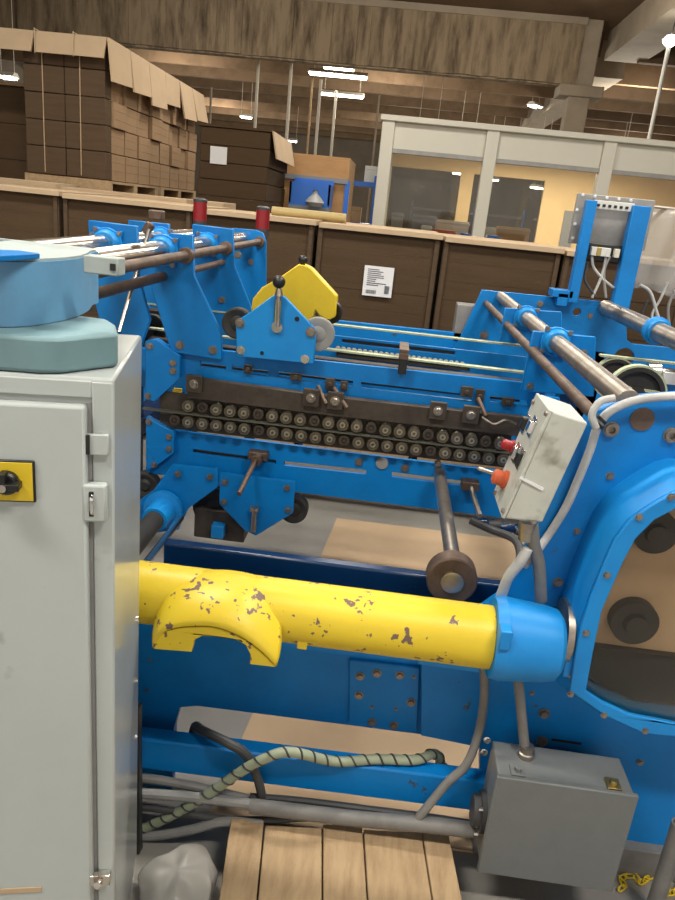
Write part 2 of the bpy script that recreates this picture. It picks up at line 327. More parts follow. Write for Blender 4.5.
MB().box((q1, yb-.12, 1.0), (q2, yb, ZB)).build('back_post', 'booth_wall', ob); MB().box((q3, yb-.1, 1.0), (BX1, yb, ZB)).build('back_wall', 'booth_wall', ob)
MB().box((W(560, 230, Y=yb).x, yb-.13, 1.0), (W(572, 230, Y=yb).x, yb-.1, 1.95)).build('notice_board', 'clutter_grey', ob)
area('lamp_and_fill_light', BX0+2.6, BY+1.6, BZ-.16, 90, 2.4, 1.2, (1, .9, .7)); 
o = root('booth_ceiling_lamp', (BX0+1.0, BY+.9, BZ-.1), 'long strip lamp under the booth roof behind the first window', 'ceiling lamp')
MB().box((BX0+.35, BY+.85, BZ-.11), (BX0+1.5, BY+1.0, BZ-.07)).build('housing', 'booth_white', o); MB().cyl((BX0+.4, BY+.92, BZ-.13), (BX0+1.45, BY+.92, BZ-.13), .022, n=8).build('tube', 'tube_glow', o)
# things on the sill counter inside the booth
def ct(name, a, b, m, label, cat, extra=None):
    mb = MB().box(a, b); 
    if extra: extra(mb)
    return tag(mb.build(name, m, None, .01), label, cat)
desk = root('counter', (BX0+1.6, BY+.45, 0), 'grey counter along the inside of the booth window', 'counter')
MB().box((BX0+.2, BY+.2, .96), (BX1-.2, BY+.8, 1.0)).build('worktop', 'clutter_grey', desk)
for k in range(4): MB().box((BX0+.3+1.6*k, BY+.25, 0), (BX0+.36+1.6*k, BY+.75, .96)).build('leg', 'clutter_grey', desk)
def onc(name, px0, px1, pyt, m, label, cat, dy=.0, d=.25):
    a = W(px0, pyt, Y=BY+.3+dy); b = W(px1, pyt, Y=BY+.3+dy)
    mb = MB().box((a.x, BY+.3+dy, 1.0), (b.x, BY+.3+dy+d, a.z)).box((a.x-.01, BY+.29+dy, a.z-.05), (b.x+.01, BY+.31+dy+d, a.z-.02))
    return tag(mb.build(name, m, None, .008), label, cat)
onc('document_tray', 433, 456, 229, 'clutter_red', 'red flat tray on the booth counter', 'tray', -.05, .2); onc('paper_box', 422, 432, 225, 'clutter_white', 'small white box left of the red tray', 'box', -.05, .15)
onc('blue_tub', 461, 470, 233, 'bin_blue', 'small blue tub right of the red tray', 'tub', -.03, .15); onc('blue_tub', 488, 500, 235, 'bin_blue', 'blue tub right of the booth post', 'tub', -.07, .14)
onc('cardboard_carton', 499, 531, 226, 'board_tan', 'tan carton on the counter behind the second booth window', 'carton', .1); onc('monitor_back', 413, 437, 214, 'clutter_grey', 'grey monitor on the counter behind the first booth window', 'monitor', .18, .08)
onc('printer', 437, 470, 219, 'booth_white', 'beige printer behind the red tray', 'printer', .27, .3); onc('grey_file_box', 392, 404, 212, 'panel_grey', 'grey file box at the booth corner window', 'box', .1)
# ------------------------------------------------------------------ wall of cardboard stacks
WY = 4.5
edges = [-70, 64, 196, 319, 447, 571, 705, 830]
names = ['at the far left edge', 'second from the left, behind the angled plates', 'third from the left, left of the yellow guard', 'with the white shipping label', 'right of the shipping label, below the first booth window', 'behind the blue uprights', 'at the far right edge']
for i in range(7):
    a = W(edges[i]+2, 230, Y=WY); b = W(edges[i+1]-8, 230, Y=WY); zt = W((edges[i]+edges[i+1])/2, 185+.114*(edges[i]+edges[i+1])/2, Y=WY).z
    o = root('cardboard_stack', ((a.x+b.x)/2, WY+.5, 0), 'tall stack of flat brown cardboard, '+names[i], 'cardboard stack', 'wall of cardboard stacks')
    pz = .12
    for k in range(3):
        xx = a.x+.02+(b.x-a.x-.14)*k/2; MB().box((xx, WY+.05, 0), (xx+.1, WY+.95, .1)).build('runner', 'wood', o)
    MB().box((a.x, WY, .1), (b.x, WY+1, .125)).build('deck', 'wood', o)
    n = 12; hh = (zt-.03-.125)/n
    for k in range(n):
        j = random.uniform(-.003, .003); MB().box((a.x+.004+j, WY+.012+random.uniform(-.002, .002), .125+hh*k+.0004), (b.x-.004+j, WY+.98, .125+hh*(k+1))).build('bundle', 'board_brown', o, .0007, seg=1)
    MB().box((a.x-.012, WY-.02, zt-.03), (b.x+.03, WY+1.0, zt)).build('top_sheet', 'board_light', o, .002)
    for s, x in ((0, a.x), (1, b.x)): MB().box((x-.012, WY-.003, .13), (x+.012, WY+.008, zt-.03)).box((x-.018 if s == 0 else x+.006, WY+.008, .13), (x-.006 if s == 0 else x+.018, WY+.12, zt-.03)).build('corner_post', 'board_dark_and_shade', o)
    if i == 3:
        p = W(365, 265, Y=WY); q = W(391, 298, Y=WY)
        lb = MB().box((p.x, WY-.004, q.z), (q.x, WY-.0, p.z)).build('shipping_label', 'paper', o); lb['label'] = 'white printed shipping label'
        w = q.x-p.x; hgt = p.z-q.z; ink = MB(); random.seed(3)
        for r in range(9):
            z = p.z-hgt*(.1+.065*r); ink.box((p.x+w*.12, WY-.0055, z-.004), (p.x+w*(.4+.45*random.random()), WY-.004, z))
        for c in range(14): ink.box((p.x+w*(.12+.025*c), WY-.0055, q.z+hgt*.08), (p.x+w*(.12+.025*c+.008+.008*random.random()), WY-.004, q.z+hgt*.2))
        for c in range(9): ink.box((p.x+w*.74, WY-.0055, q.z+hgt*(.12+.03*c)), (p.x+w*.9, WY-.004, q.z+hgt*(.12+.03*c)+.003))
        ink.build('label_print', 'print_ink', lb)
# paper roll, offcuts on top of the wall
p = W(272, 213, Y=WY+.35); q = W(346, 219, Y=WY+.35)
zt4 = 1.517
o = MB().lathe((p.x, WY+.35, zt4+.031), (1, 0, 0), [(0, .015), (0, .030), (q.x-p.x, .030), (q.x-p.x, .015), (q.x-p.x-.02, .013)], 20).build('kraft_roll', 'kraft_roll'); tag(o, 'yellowish paper roll lying on top of the cardboard wall', 'paper roll')
# ------------------------------------------------------------------ big strapped load on pallets, upper left
LX, LY = -2.39, 6.0; LZ0, LZ1 = 1.66, 2.64
def pallet(name, x0, x1, y0, y1, z0, label, boards_y=True, n=7):
    o = root(name, ((x0+x1)/2, (y0+y1)/2, z0), label, 'pallet', 'background pallets')
    for k in range(3):
        yy = y0+(y1-y0-.09)*k/2; MB().box((x0, yy, z0+.02), (x1, yy+.09, z0+.10)).build('runner', 'wood', o)
    for k in range(n):
        xx = x0+(x1-x0-.1)*k/(n-1); MB().box((xx, y0, z0+.10), (xx+.1, y1, z0+.12)).build('deck_board', 'wood', o)
    for k in range(3):
        xx = x0+(x1-x0-.1)*k/2; MB().box((xx, y0, z0), (xx+.1, y1, z0+.02)).build('base_board', 'wood', o)
    return o
low = [(LY+.02, LY+1.32, 'near'), (LY+1.37, LY+2.67, 'far')]
for y0, y1, w in low:
    o = root('cardboard_stack', (LX-.6, (y0+y1)/2, 0), 'lower stack of brown cardboard under the %s pallet of the strapped load' % w, 'cardboard stack', 'lower stacks')
    for k in range(10): MB().box((LX-.70+random.uniform(-.01, .01), y0, .152*k), (LX+.03+random.uniform(-.02, .02), y1, .152*(k+1)-.002)).build('bundle', 'board_tan' if k % 3 else 'board_brown', o)
    pallet('pallet', LX-.70, LX+.0, y0+.02, y1-.02, 1.52, 'wooden pallet under the %s half of the strapped load' % w)
ORD = 'first second third fourth fifth sixth seventh eighth'.split()
rows = 5; hh = (LZ1-LZ0)/rows
nn = 0
for r in range(rows):
    for c in range(8):
        y0 = LY+.17+c*.312; j = random.uniform(-.03, .03) if r else 0
        mb = MB()
        x1 = LX-.02+j; x0 = x1-.42
        mb.box((x0, y0, LZ0+hh*r-.015 if r == 0 else LZ0+hh*r), (x1, y0+.295, LZ0+hh*(r+1)-.008))
        for s in (.33, .66): mb.box((x0, y0-.001, LZ0+hh*(r+s)-.002), (x1+.002, y0+.296, LZ0+hh*(r+s)+.002))
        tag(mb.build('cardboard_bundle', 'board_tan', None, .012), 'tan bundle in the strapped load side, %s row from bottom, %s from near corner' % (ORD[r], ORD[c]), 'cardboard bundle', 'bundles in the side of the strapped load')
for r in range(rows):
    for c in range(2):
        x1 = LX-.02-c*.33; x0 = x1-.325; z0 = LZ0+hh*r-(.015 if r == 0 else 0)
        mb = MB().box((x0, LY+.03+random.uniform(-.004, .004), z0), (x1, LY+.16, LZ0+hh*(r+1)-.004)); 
        tag(mb.build('cardboard_bundle', 'board_dark_and_shade', None, .006), 'shade-coloured bundle in the strapped load front, %s row from bottom, %s from right' % (ORD[r], ORD[c]), 'cardboard bundle', 'bundles in the front of the strapped load')  # same cardboard as the side; the front's shade is put into its colour
o = root('load_cap', (LX-.5, LY+.9, LZ1), 'tan cardboard cap folded over the top of the strapped load', 'cardboard cap')
MB().box((LX-.95, LY-.02, LZ1+.0), (LX+.02, LY+2.72, LZ1+.02)).build('top_sheet', 'board_tan', o)
for k in range(2):
    x0 = LX-1.1+k*.565; MB().hexa([(x0, LY-.04, LZ1+.02), (x0+.555, LY-.04, LZ1+.02), (x0+.555, LY-.02, LZ1+.02), (x0, LY-.02, LZ1+.02), (x0+.01, LY-.08, LZ1-.13), (x0+.545, LY-.085, LZ1-.13), (x0+.545, LY-.065, LZ1-.13), (x0+.01, LY-.06, LZ1-.13)]).build('front_flap', 'board_light', o)
for k in range(6):
    y0 = LY-.03+k*.458; t = random.uniform(.03, .09); d = random.uniform(.25, .33)
    MB().hexa([(LX+.02, y0, LZ1+.02), (LX+.02, y0+.45, LZ1+.02), (LX+.035, y0+.45, LZ1+.02), (LX+.035, y0, LZ1+.02), (LX+t, y0+.01, LZ1-d), (LX+t, y0+.44, LZ1-d+.02), (LX+t+.015, y0+.44, LZ1-d+.02), (LX+t+.015, y0+.01, LZ1-d)]).build('side_flap', 'board_light', o)
for k, x in enumerate((LX-.22, LX-.52)):
    o2 = MB().box((x, LY-.092, LZ1-.14), (x+.006, LY-.087, LZ1+.03)).box((x, LY+.018, LZ0), (x+.006, LY+.024, LZ1-.02)).box((x, LY-.09, LZ1+.022), (x+.006, LY+2.7, LZ1+.026)).build('strap', 'board_light', o)
# load further left, cut by the frame
o = root('cardboard_stack', (LX-1.5, LY+1.0, 0), 'shadowed stack cut by the left photo edge', 'cardboard stack')
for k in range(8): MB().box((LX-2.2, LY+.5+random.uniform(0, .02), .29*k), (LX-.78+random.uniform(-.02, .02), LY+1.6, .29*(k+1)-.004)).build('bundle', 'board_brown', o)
MB().box((LX-2.2, LY+.45, 2.32), (LX-.79, LY+1.65, 2.34)).hexa([(LX-.79, LY+.45, 2.33), (LX-.79, LY+1.6, 2.33), (LX-.77, LY+1.6, 2.33), (LX-.77, LY+.45, 2.33), (LX-.75, LY+.45, 2.1), (LX-.75, LY+1.6, 2.1), (LX-.735, LY+1.6, 2.1), (LX-.735, LY+.45, 2.1)]).build('cover_sheet', 'board_tan', o)
# light trays on the stacks below the load
for k, (p0, p1, yy, lab) in enumerate(((0, 55, 5.55, 'flat tan carton lying under the load at the left'), (62, 186, 5.53, 'long tan carton lying in front of the load pallets'), (197, 223, 5.6, 'short tan carton beside the red topped post'))):
    a = W(p0, 200, Y=yy); b = W(p1, 200, Y=yy); z = 1.56 if k else 1.58
    o = root('flat_carton', ((a.x+b.x)/2, yy, 1.3), lab, 'carton')
    MB().box((a.x, yy, 1.36), (b.x, yy+.42, z)).build('body', 'board_tan', o, .006); MB().box((a.x-.006, yy-.006, z-.07), (b.x+.006, yy+.426, z+.004)).build('lid', 'board_light', o, .004)
    ps = root('carton_stack_base', ((a.x+b.x)/2, yy+.2, 0), ('short', 'wide', 'small')[k]+' brown pile hidden under the '+('flat tan carton at the left', 'long tan carton', 'short tan carton')[k], 'cardboard stack')
    for q in range(4): MB().box((a.x+.01, yy+.02, .34*q), (b.x-.01, yy+.4, .34*(q+1)-.003)).build('bundle', 'board_brown', ps)
# ------------------------------------------------------------------ brown stack with white sheet
SY = 7.0; a = W(200, 122, Y=SY); b = W(270, 130, Y=SY)
o = root('cardboard_stack', ((a.x+b.x)/2, SY+.6, 0), 'tall brown stack with a white paper sheet, left of the crate', 'cardboard stack')
n = 14; hh = (2.2-.12)/n
for k in range(n): MB().box((a.x+random.uniform(-.012, .012), SY, .12+hh*k), (b.x+random.uniform(-.012, .012), SY+1.1, .12+hh*(k+1)-.003)).build('bundle', 'board_brown', o, .006, seg=1)
for k in range(3): MB().box((a.x+.25*k, SY, 0), (a.x+.1+.25*k, SY+1.1, .12)).build('runner', 'wood', o)
MB().box((a.x-.02, SY-.02, 2.2), (b.x+.02, SY+1.12, 2.22)).build('top_sheet', 'board_brown', o)
MB().hexa([(b.x+.02, SY-.0, 2.21), (b.x+.02, SY+1.1, 2.21), (b.x+.035, SY+1.1, 2.21), (b.x+.035, SY, 2.21), (b.x+.07, SY, 1.98), (b.x+.07, SY+1.1, 1.98), (b.x+.085, SY+1.1, 1.98), (b.x+.085, SY, 1.98)]).build('side_flap', 'board_light', o)
p = W(211, 146, Y=SY); q = W(227, 165, Y=SY); sh = MB().box((p.x, SY-.02, q.z), (q.x, SY-.016, p.z)).build('paper_sheet', 'paper', o); sh['label'] = 'white paper sheet'
# ------------------------------------------------------------------ plywood crate with blue bin
CY = 8.3; a = W(272, 152, Y=CY); b = W(350, 160, Y=CY)
o = root('plywood_crate', ((a.x+b.x)/2, CY+.5, 0), 'orange plywood crate with blue straps beside the brown stack', 'crate')
for z0, z1 in ((.1, .75), (.76, 1.42), (1.43, 2.1)): MB().box((a.x, CY, z0), (b.x, CY+.03, z1)).build('front_panel', 'plywood', o, .004)
MB().box((a.x, CY+.03, .1), (a.x+.03, CY+1, 2.1)).build('side_panel', 'plywood', o); MB().box((b.x-.03, CY+.03, .1), (b.x, CY+1, 2.1)).build('side_panel', 'plywood', o); MB().box((a.x, CY+.97, .1), (b.x, CY+1, 2.1)).build('back_panel', 'plywood', o); MB().box((a.x, CY, 2.1), (b.x, CY+1, 2.13)).build('lid', 'plywood', o)
for k in range(3): MB().box((a.x+.3*k, CY, 0), (a.x+.1+.3*k, CY+1, .1)).build('runner', 'wood', o)
for px in (273, 348): c = W(px, 180, Y=CY); MB().box((c.x-.025, CY-.02, .1), (c.x+.025, CY, 1.9)).build('upright', 'bin_blue', o)
for z in (1.89,): MB().box((a.x, CY-.024, z-.025), (b.x, CY-.004, z+.025)).build('rail', 'clutter_grey', o)
p = W(290, 181, Y=CY-.45); q = W(329, 206, Y=CY-.45)
o = root('blue_bin', ((p.x+q.x)/2, CY-.25, 1.45), 'blue plastic bin in front of the plywood crate', 'bin')
MB().box((p.x, CY-.45, q.z), (q.x, CY-.43, p.z)).build('front', 'bin_blue', o); MB().box((p.x, CY-.45, q.z), (p.x+.02, CY-.1, p.z)).build('side', 'bin_blue', o); MB().box((q.x-.02, CY-.45, q.z), (q.x, CY-.1, p.z)).build('side', 'bin_blue', o)
MB().box((p.x, CY-.12, q.z), (q.x, CY-.1, p.z+.05)).build('back', 'bin_blue', o); MB().box((p.x, CY-.45, q.z-.02), (q.x, CY-.1, q.z)).build('bottom', 'bin_blue', o)
bz = q.z-.02
st = root('bin_stand', ((p.x+q.x)/2, CY-.25, 0), 'narrow stand carrying the blue bin', 'stand'); MB().box((p.x, CY-.45, bz-.04), (q.x, CY-.1, bz)).build('shelf', 'clutter_grey', st)
for x in (p.x+.03, q.x-.03):
    for y in (CY-.42, CY-.13): MB().box((x-.02, y-.02, 0), (x+.02, y+.02, bz-.04)).build('leg', 'clutter_grey', st)
c = W(315, 198, Y=CY-.56); mb = MB(); random.seed(5); pts = []
mb.lathe((c.x, CY-.56, q.z-.02), (0, 0, 1), [(0, .07), (.04, .10), (.08, .07), (.12, .03), (.15, .02), (.16, .03)], 12); tag(mb.build('cloth_sack', 'grey_plain'), 'grey tied sack hanging at the front of the blue bin', 'sack')
# blue rack between crate and booth
o = root('shelf_rack', (-.75, 11.2, 0), 'blue rack with cartons seen between crate and booth', 'rack')
a = W(346, 190, Y=11); b = W(376, 190, Y=11)
for x in (a.x, b.x-.04):
    for y in (11, 11.6): MB().box((x, y, 0), (x+.05, y+.05, 2.1)).build('upright', 'bin_blue', o)
for z in (.5, 1.0, 1.38, 1.95): MB().box((a.x, 10.98, z), (b.x, 11.66, z+.06)).build('shelf', 'bin_blue', o)
MB().box((a.x, 10.96, 1.3), (b.x, 10.98, 1.36)).build('beam', 'yellow', o)
for k, (dx, z, m, lab) in enumerate(((.02, 1.44, 'board_tan', 'tan carton on the middle shelf of the blue rack'), (.24, 2.01, 'clutter_white', 'white carton on the top shelf of the blue rack'))):
    tag(MB().box((a.x+dx, 11.05, z), (a.x+dx+.22, 11.4, z+.22)).box((a.x+dx, 11.045, z+.17), (a.x+dx+.225, 11.405, z+.18)).build('carton', m, None, .01), lab, 'carton')
# far clutter seen through the booth
random.seed(11)
for k in range(5):
    x = .2+k*1.5; y = 17.8+random.random()*4; o = root('storage_rack', (x, y, 0), 'distant grey storage rack seen through the booth glass', 'rack', 'distant racks')
    for dx in (0, 1.2): MB().box((x+dx, y, 0), (x+dx+.06, y+.06, 2.0)).build('upright', 'bin_blue' if k % 2 else 'clutter_grey', o)
    for z in (.6, 1.2, 1.8): MB().box((x, y, z), (x+1.26, y+.6, z+.05)).build('shelf', 'clutter_grey', o)
    for z in (1.25, .65): tag(MB().box((x+.2, y+.05, z), (x+.7+.3*random.random(), y+.5, z+.3)).box((x+.2, y+.045, z+.25), (x+.6, y+.055, z+.27)).build('carton', random.choice(['board_tan', 'clutter_white', 'bin_blue']), None, .01), 'small carton on a distant rack seen through the booth', 'carton', 'cartons on distant racks')
for k in range(6): fixture(.4+1.3*k, 20.5+1.7*k % 7+2*(k % 3), 2.9+.12*(k%3), 'distant lamp glimpsed through the booth glass', .6, .3*k); fill_bulb(.4+1.3*k, 20.5+1.7*k % 7+2*(k % 3), 2.7+.12*(k%3), 35)
# ================================================================== the machine
mach = root('folding_gluing_machine', (0, 2.6, 0), 'large blue folding and gluing machine with rows of rollers and steel cross rods', 'machine')
def prt(mb, name, m, label=None, bevel=.002, parent=None, smooth=35):
    o = mb.build(name, m, parent or mach, bevel, smooth)
    if label: o['label'] = label
    return o
# ---- near side frame (low) and navy beam behind the yellow pipe
NY = 1.60
oL = W(196, 706, Y=NY); oR = W(480, 742, Y=NY); oC = W(174, 728, Y=NY)
nf = prt(MB().poly([(-1.35, .68), (.40, .68), (.40, oR.z), (oL.x, oL.z), (oC.x+.014, oL.z-.012), (oC.x, oC.z), (oC.x, 0), (-1.35, 0)], NY, .03), 'near_side_plate', 'blue')
bp = plate('boss_plate', [(349, 660), (420, 668), (417, 733), (349, 724)], NY-.012, .012, 'blue', nf)
for x, y in ((360, 676), (377, 673), (400, 675), (359, 695), (411, 702), (372, 722), (394, 725)): bolt(x, y, NY-.012, nf, .009)
for x, y in ((372, 707), (396, 709), (414, 677), (150, 660), (147, 690)): bolt(x, y, NY-.012 if x > 300 else NY, nf, .004)
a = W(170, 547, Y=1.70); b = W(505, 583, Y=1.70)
nb = prt(MB().box((W(163, 555, Y=1.7).x, 1.70, .5), (b.x+.1, 1.735, (a.z+b.z)/2)), 'cross_beam', 'blue_navy', 'dark navy beam', .006)  # darker, glossier blue than the side plates
# far lower tie beam
lr = plate('bottom_rail', [(-200, 697), (140, 739), (500, 784), (500, 815), (140, 769), (-200, 728)], 1.49, .05, 'blue', mach, bevel=.005)
for x in (-.9, .42): prt(MB().box((x, 1.49, 0), (x+.09, 1.62, .12)), 'foot', 'blue_navy')
# ---- right gear-side plate
RP = 1.56
rp = plate('gear_side_plate', [(590, 413), (612, 404), (640, 398), (680, 395), (760, 396), (900, 405), (900, 900), (640, 846), (480, 800), (480, 748), (421, 736), (421, 655), (498, 600), (530, 545)], RP, .04, 'blue', mach)
for x, y, r in ((611, 429, .014), (671, 435, .014)):
    p = W(x, y, Y=RP); prt(MB().lathe((p.x, RP-.001, p.z), (0, -1, 0), [(0, r*1.25), (.002, r*1.25), (.002, r), (.009, r), (.009, r*.55), (.001, r*.5)], 18), 'socket_screw', 'bolt_steel', parent=rp, bevel=0)
p = W(642, 419, Y=RP); prt(MB().cyl((p.x, RP, p.z), (p.x, RP-.003, p.z), .026), 'plug', 'steel_rust', 'brown round plug', 0, rp)
for x, y, r in ((544, 713, .011), (542, 741, .011), (532, 693, .005), (640, 762, .007), (577, 531, .006), (558, 582, .009), (610, 476, .007)): bolt(x, y, RP, rp, r)
prt(MB().box(W(552, 739, Y=RP-.002), W(581, 744, Y=RP+.002)), 'slot', 'rubber', None, 0, rp)
prt(MB().box((.39, RP-.03, 0), (1.5, RP+.1, .09)), 'base_rail', 'conduit', 'dark grey base rail')
# ---- arched window housing
O1 = [(567, 700), (566, 650), (567, 600), (580, 570), (593, 540), (608, 510), (629, 481), (653, 466), (680, 459)]
O2 = [(569.5, 691), (574, 660), (580, 629), (591, 595), (605, 561), (615, 539), (630, 520), (652, 505), (675, 492), (690, 488)]
I2 = [(586, 691.5), (593, 654), (602, 611), (624, 561), (636, 539), (655, 520), (675, 509.5), (690, 505)]
B2 = [(605, 716), (643, 733.5), (675, 737)]; BI2 = [(602, 702), (630, 715), (675, 724)]
FY = 1.43
def closed(up, low, Y):
    u = pxz(up, Y); l = pxz(low, Y); xm = W(722, 600, Y=FY).x
    half = list(reversed(l))+u                      # bottom centre -> left -> top
    return half+[(2*xm-x, z) for x, z in reversed(half)]
def resample(p, n):
    L = [0]
    for i in range(len(p)): q = p[(i+1) % len(p)]; L.append(L[-1]+math.hypot(q[0]-p[i][0], q[1]-p[i][1]))
    out = []
    for k in range(n):
        d = L[-1]*k/n; i = max(j for j in range(len(p)) if L[j] <= d+1e-9); t = (d-L[i])/max(L[i+1]-L[i], 1e-9); q = p[(i+1) % len(p)]
        out.append((p[i][0]+(q[0]-p[i][0])*t, p[i][1]+(q[1]-p[i][1])*t))
    return out
fo = closed(O2, B2, FY); fi = closed(I2, BI2, FY)
cx = sum(p[0] for p in fo)/len(fo); cz = sum(p[1] for p in fo)/len(fo)
fr = MB().poly(fo, FY, .012, [fi]).build('window_frame', 'blue_bright', mach, .003)
for x, y in ((639, 517), (607, 575), (586, 633), (570.5, 694), (604, 715), (645, 731), (671, 497)): bolt(x, y, FY, fr, .006)
hs = resample(fo, 72)
def grow(p, dx, dz, gx=1.0): return [(cx+(x-cx)*(1+dx), cz+(z-cz)*(1+dz)) for x, z in p]
def sorted_loop(p): mx = sum(q[0] for q in p)/len(p); mz = max(q[1] for q in p); return sorted(p, key=lambda q: math.atan2(q[1]-mz, q[0]-mx))
ho = grow(hs, .055, .07); hi = grow(hs, -.03, -.03); vs = []; fs = []; n = 72
rings = [(ho, RP), (ho, FY+.05), (grow(hs, .04, .05), FY+.03), (hs, FY+.012), (hi, FY+.012), (hi, RP)]
for rg, y in rings: vs += [(x, y, z) for x, z in rg]
for i in range(5): fs += [(i*n+k, i*n+(k+1) % n, (i+1)*n+(k+1) % n, (i+1)*n+k) for k in range(n)]
hous = prt(MB().add(vs, fs), 'window_housing', 'blue_bright', 'bright blue arched housing', 0)
prt(MB().poly(grow(fi, .015, .015), FY+.013, .004), 'window_pane', 'smoked_pane', 'smoky clear window pane', 0)
bkp = prt(MB().poly(hi, RP-.008, .006), 'housing_back', 'window_board', 'tan board behind the window', 0)
zc = W(600, 640, Y=RP-.02).z
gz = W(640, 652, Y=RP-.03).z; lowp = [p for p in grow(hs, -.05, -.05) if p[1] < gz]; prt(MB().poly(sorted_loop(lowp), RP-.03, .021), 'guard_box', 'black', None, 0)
for x, y, r in ((655, 532, .05), (634, 622, .055)):
    p = W(x, y, Y=RP-.03); prt(MB().lathe((p.x, RP-.008, p.z), (0, -1, 0), [(0, r), (.03, r), (.03, r*.5), (.045, r*.45), (.045, .01)], 28), 'gear_wheel', 'cable_dark', None, .0)
# ---- yellow pipe guard with saddle hood, blue end cap
PY, PZ, PR = 1.42, .733, .070
yp = prt(MB().lathe((-1.2, PY, PZ), (1, 0, 0), [(0, PR), (1.505, PR), (1.505, PR-.006), (1.45, PR-.006)], 40), 'shaft_guard_pipe', 'yellow_chipped', 'yellow pipe with chipped paint', 0)
sx = -.285
HB = [(170, 583), (176, 577), (188, 573), (206, 571), (227, 571), (248, 574), (264, 580), (276, 593)]
HM = [(156, 620), (164, 607), (178, 600), (198, 597), (222, 598), (246, 604), (266, 618), (281, 634)]
HF = [(154, 648), (161, 634), (175, 628), (194, 626), (216, 627), (240, 636), (260, 650), (276, 666)]
gv = []; NU = 24; NV = 10
def cr(P, u):
    t = u*(len(P)-1); i = min(int(t), len(P)-2); t -= i; g = lambda k: P[max(0, min(len(P)-1, k))]
    return tuple(.5*(2*g(i)[a]+(g(i+1)[a]-g(i-1)[a])*t+(2*g(i-1)[a]-5*g(i)[a]+4*g(i+1)[a]-g(i+2)[a])*t*t+(3*g(i)[a]-g(i-1)[a]-3*g(i+1)[a]+g(i+2)[a])*t**3) for a in (0, 1))
for v in range(NV+1):
    t = v/NV
    for u_ in range(NU+1):
        A_, B_, C_ = (Vector(W(*cr(Q_, u_/NU), Y=y_)) for Q_, y_ in ((HB, 1.43), (HM, 1.335), (HF, 1.285)))
        gv.append(A_*(2*(t-.5)*(t-1))+B_*(-4*t*(t-1))+C_*(2*t*(t-.5)))
hood = prt(MB().add(gv, [(i*(NU+1)+k, i*(NU+1)+k+1, (i+1)*(NU+1)+k+1, (i+1)*(NU+1)+k) for i in range(NV) for k in range(NU)]), 'saddle_hood', 'yellow_chipped', 'arched yellow hood on the pipe', 0, yp, 60)
hsd = hood.modifiers.new('thick', 'SOLIDIFY'); hsd.thickness = .006; hsd.offset = 0
lipo = [cr(HF, k/20) for k in range(21)]; lipi = [(250, 663), (251, 654), (246, 644), (236, 638.5), (220, 636), (203, 635), (195, 639), (192, 651)]
MB().poly(pxz(lipo+lipi, 1.29), 1.286, .016).build('hood_lip', 'yellow_chipped', yp, .002)
p = W(302, 645, Y=1.36); prt(MB().box((p.x-.011, 1.36, p.z-.012), (p.x+.011, 1.39, p.z+.012)), 'lug', 'yellow', None, .002, yp)
ex = W(492, 630, Y=PY).x
cap = prt(MB().lathe((ex, PY, PZ+.002), (1, 0, 0), [(0, .072), (0, .088), (.022, .094), (.03, .092), (.115, .084), (.14, .078), (.15, .066), (.15, .03)], 32), 'shaft_end_cap', 'blue_bright', 'bright blue rounded end cap of the yellow pipe', 0)
cap.data.set_sharp_from_angle(angle=math.radians(25))
prt(MB().box((ex-.001, PY-.095, PZ+.03), (ex+.024, PY-.06, PZ+.075)), 'clamp', 'blue_bright', None, .003, cap)
p = W(571, 660, Y=1.46); brk = prt(MB().box((p.x-.018, 1.44, p.z-.035), (p.x+.014, RP, p.z+.035)), 'cap_bracket', 'blue_bright', None, .003)
for y in (650, 676): bolt(571, y, 1.44, brk, .005)
c = W(572, 622, Y=1.49); prt(MB().lathe((c.x-.02, 1.5, c.z-.03), (1, 0, 0), [(0, .03), (0, .075), (.015, .075), (.015, .06), (.03, .055)], 24), 'end_ring', 'steel', None, 0, cap)
plate('splash_plate', [(417, 655), (482, 664), (481, 673), (417, 664)], 1.50, .004, 'blue_bright', mach)
# ---- tilted operator box
KY = 1.41; kd = .145
q = pxz([(553, 411), (588, 423), (542, 523), (505, 519)], KY)
cb = MB().poly(q, KY, kd).build('operator_box', 'box_white', mach, .004); cb['label'] = 'tilted off-white push button box'
F0 = Vector((q[0][0], KY, q[0][1])); F1 = Vector((q[3][0], KY, q[3][1])); Ld = (F1-F0).normalized(); nL = Vector((Ld.z, 0, -Ld.x)); nL = nL if nL.x < 0 else -nL
lidp = [F0-Vector((0, .002, 0)), F1-Vector((0, .002, 0)), F1+Vector((0, kd, 0)), F0+Vector((0, kd, 0))]
prt(MB().hexa([v for v in lidp]+[v+nL*.008 for v in lidp]), 'lid', 'box_white', None, .002, cb)
def onface(px, py):
    d = ray(px, py); t = (F0+nL*.008-CP).dot(nL)/d.dot(nL); return CP+d*t
def knob(px, py, r, h, m, lab, ring='chrome'):
    p = onface(px, py); o = prt(MB().lathe(p, nL, [(0, r*1.25), (.005, r*1.25), (.006, r), (h, r), (h+.004, r*.7)], 20), 'button', m, lab, 0, cb)
for x, y in ((526, 424), (533, 427), (517, 453), (521, 459)):
    p = onface(x, y); u = Ld; v = Vector((0, 1, 0))
    prt(MB().hexa([p+u*a*.016+v*b*.012 for a, b in ((-1, -1), (1, -1), (1, 1), (-1, 1))]+[p+nL*.012+u*a*.012+v*b*.009 for a, b in ((-1, -1), (1, -1), (1, 1), (-1, 1))]), 'push_button', 'black' if x in (526, 521) else 'chrome', None, .002, cb)
    prt(MB().hexa([p+u*a*.022+v*b*.017 for a, b in ((-1, -1), (1, -1), (1, 1), (-1, 1))]+[p+nL*.003+u*a*.022+v*b*.017 for a, b in ((-1, -1), (1, -1), (1, 1), (-1, 1))]), 'legend_plate', 'steel_bright', None, .001, cb)
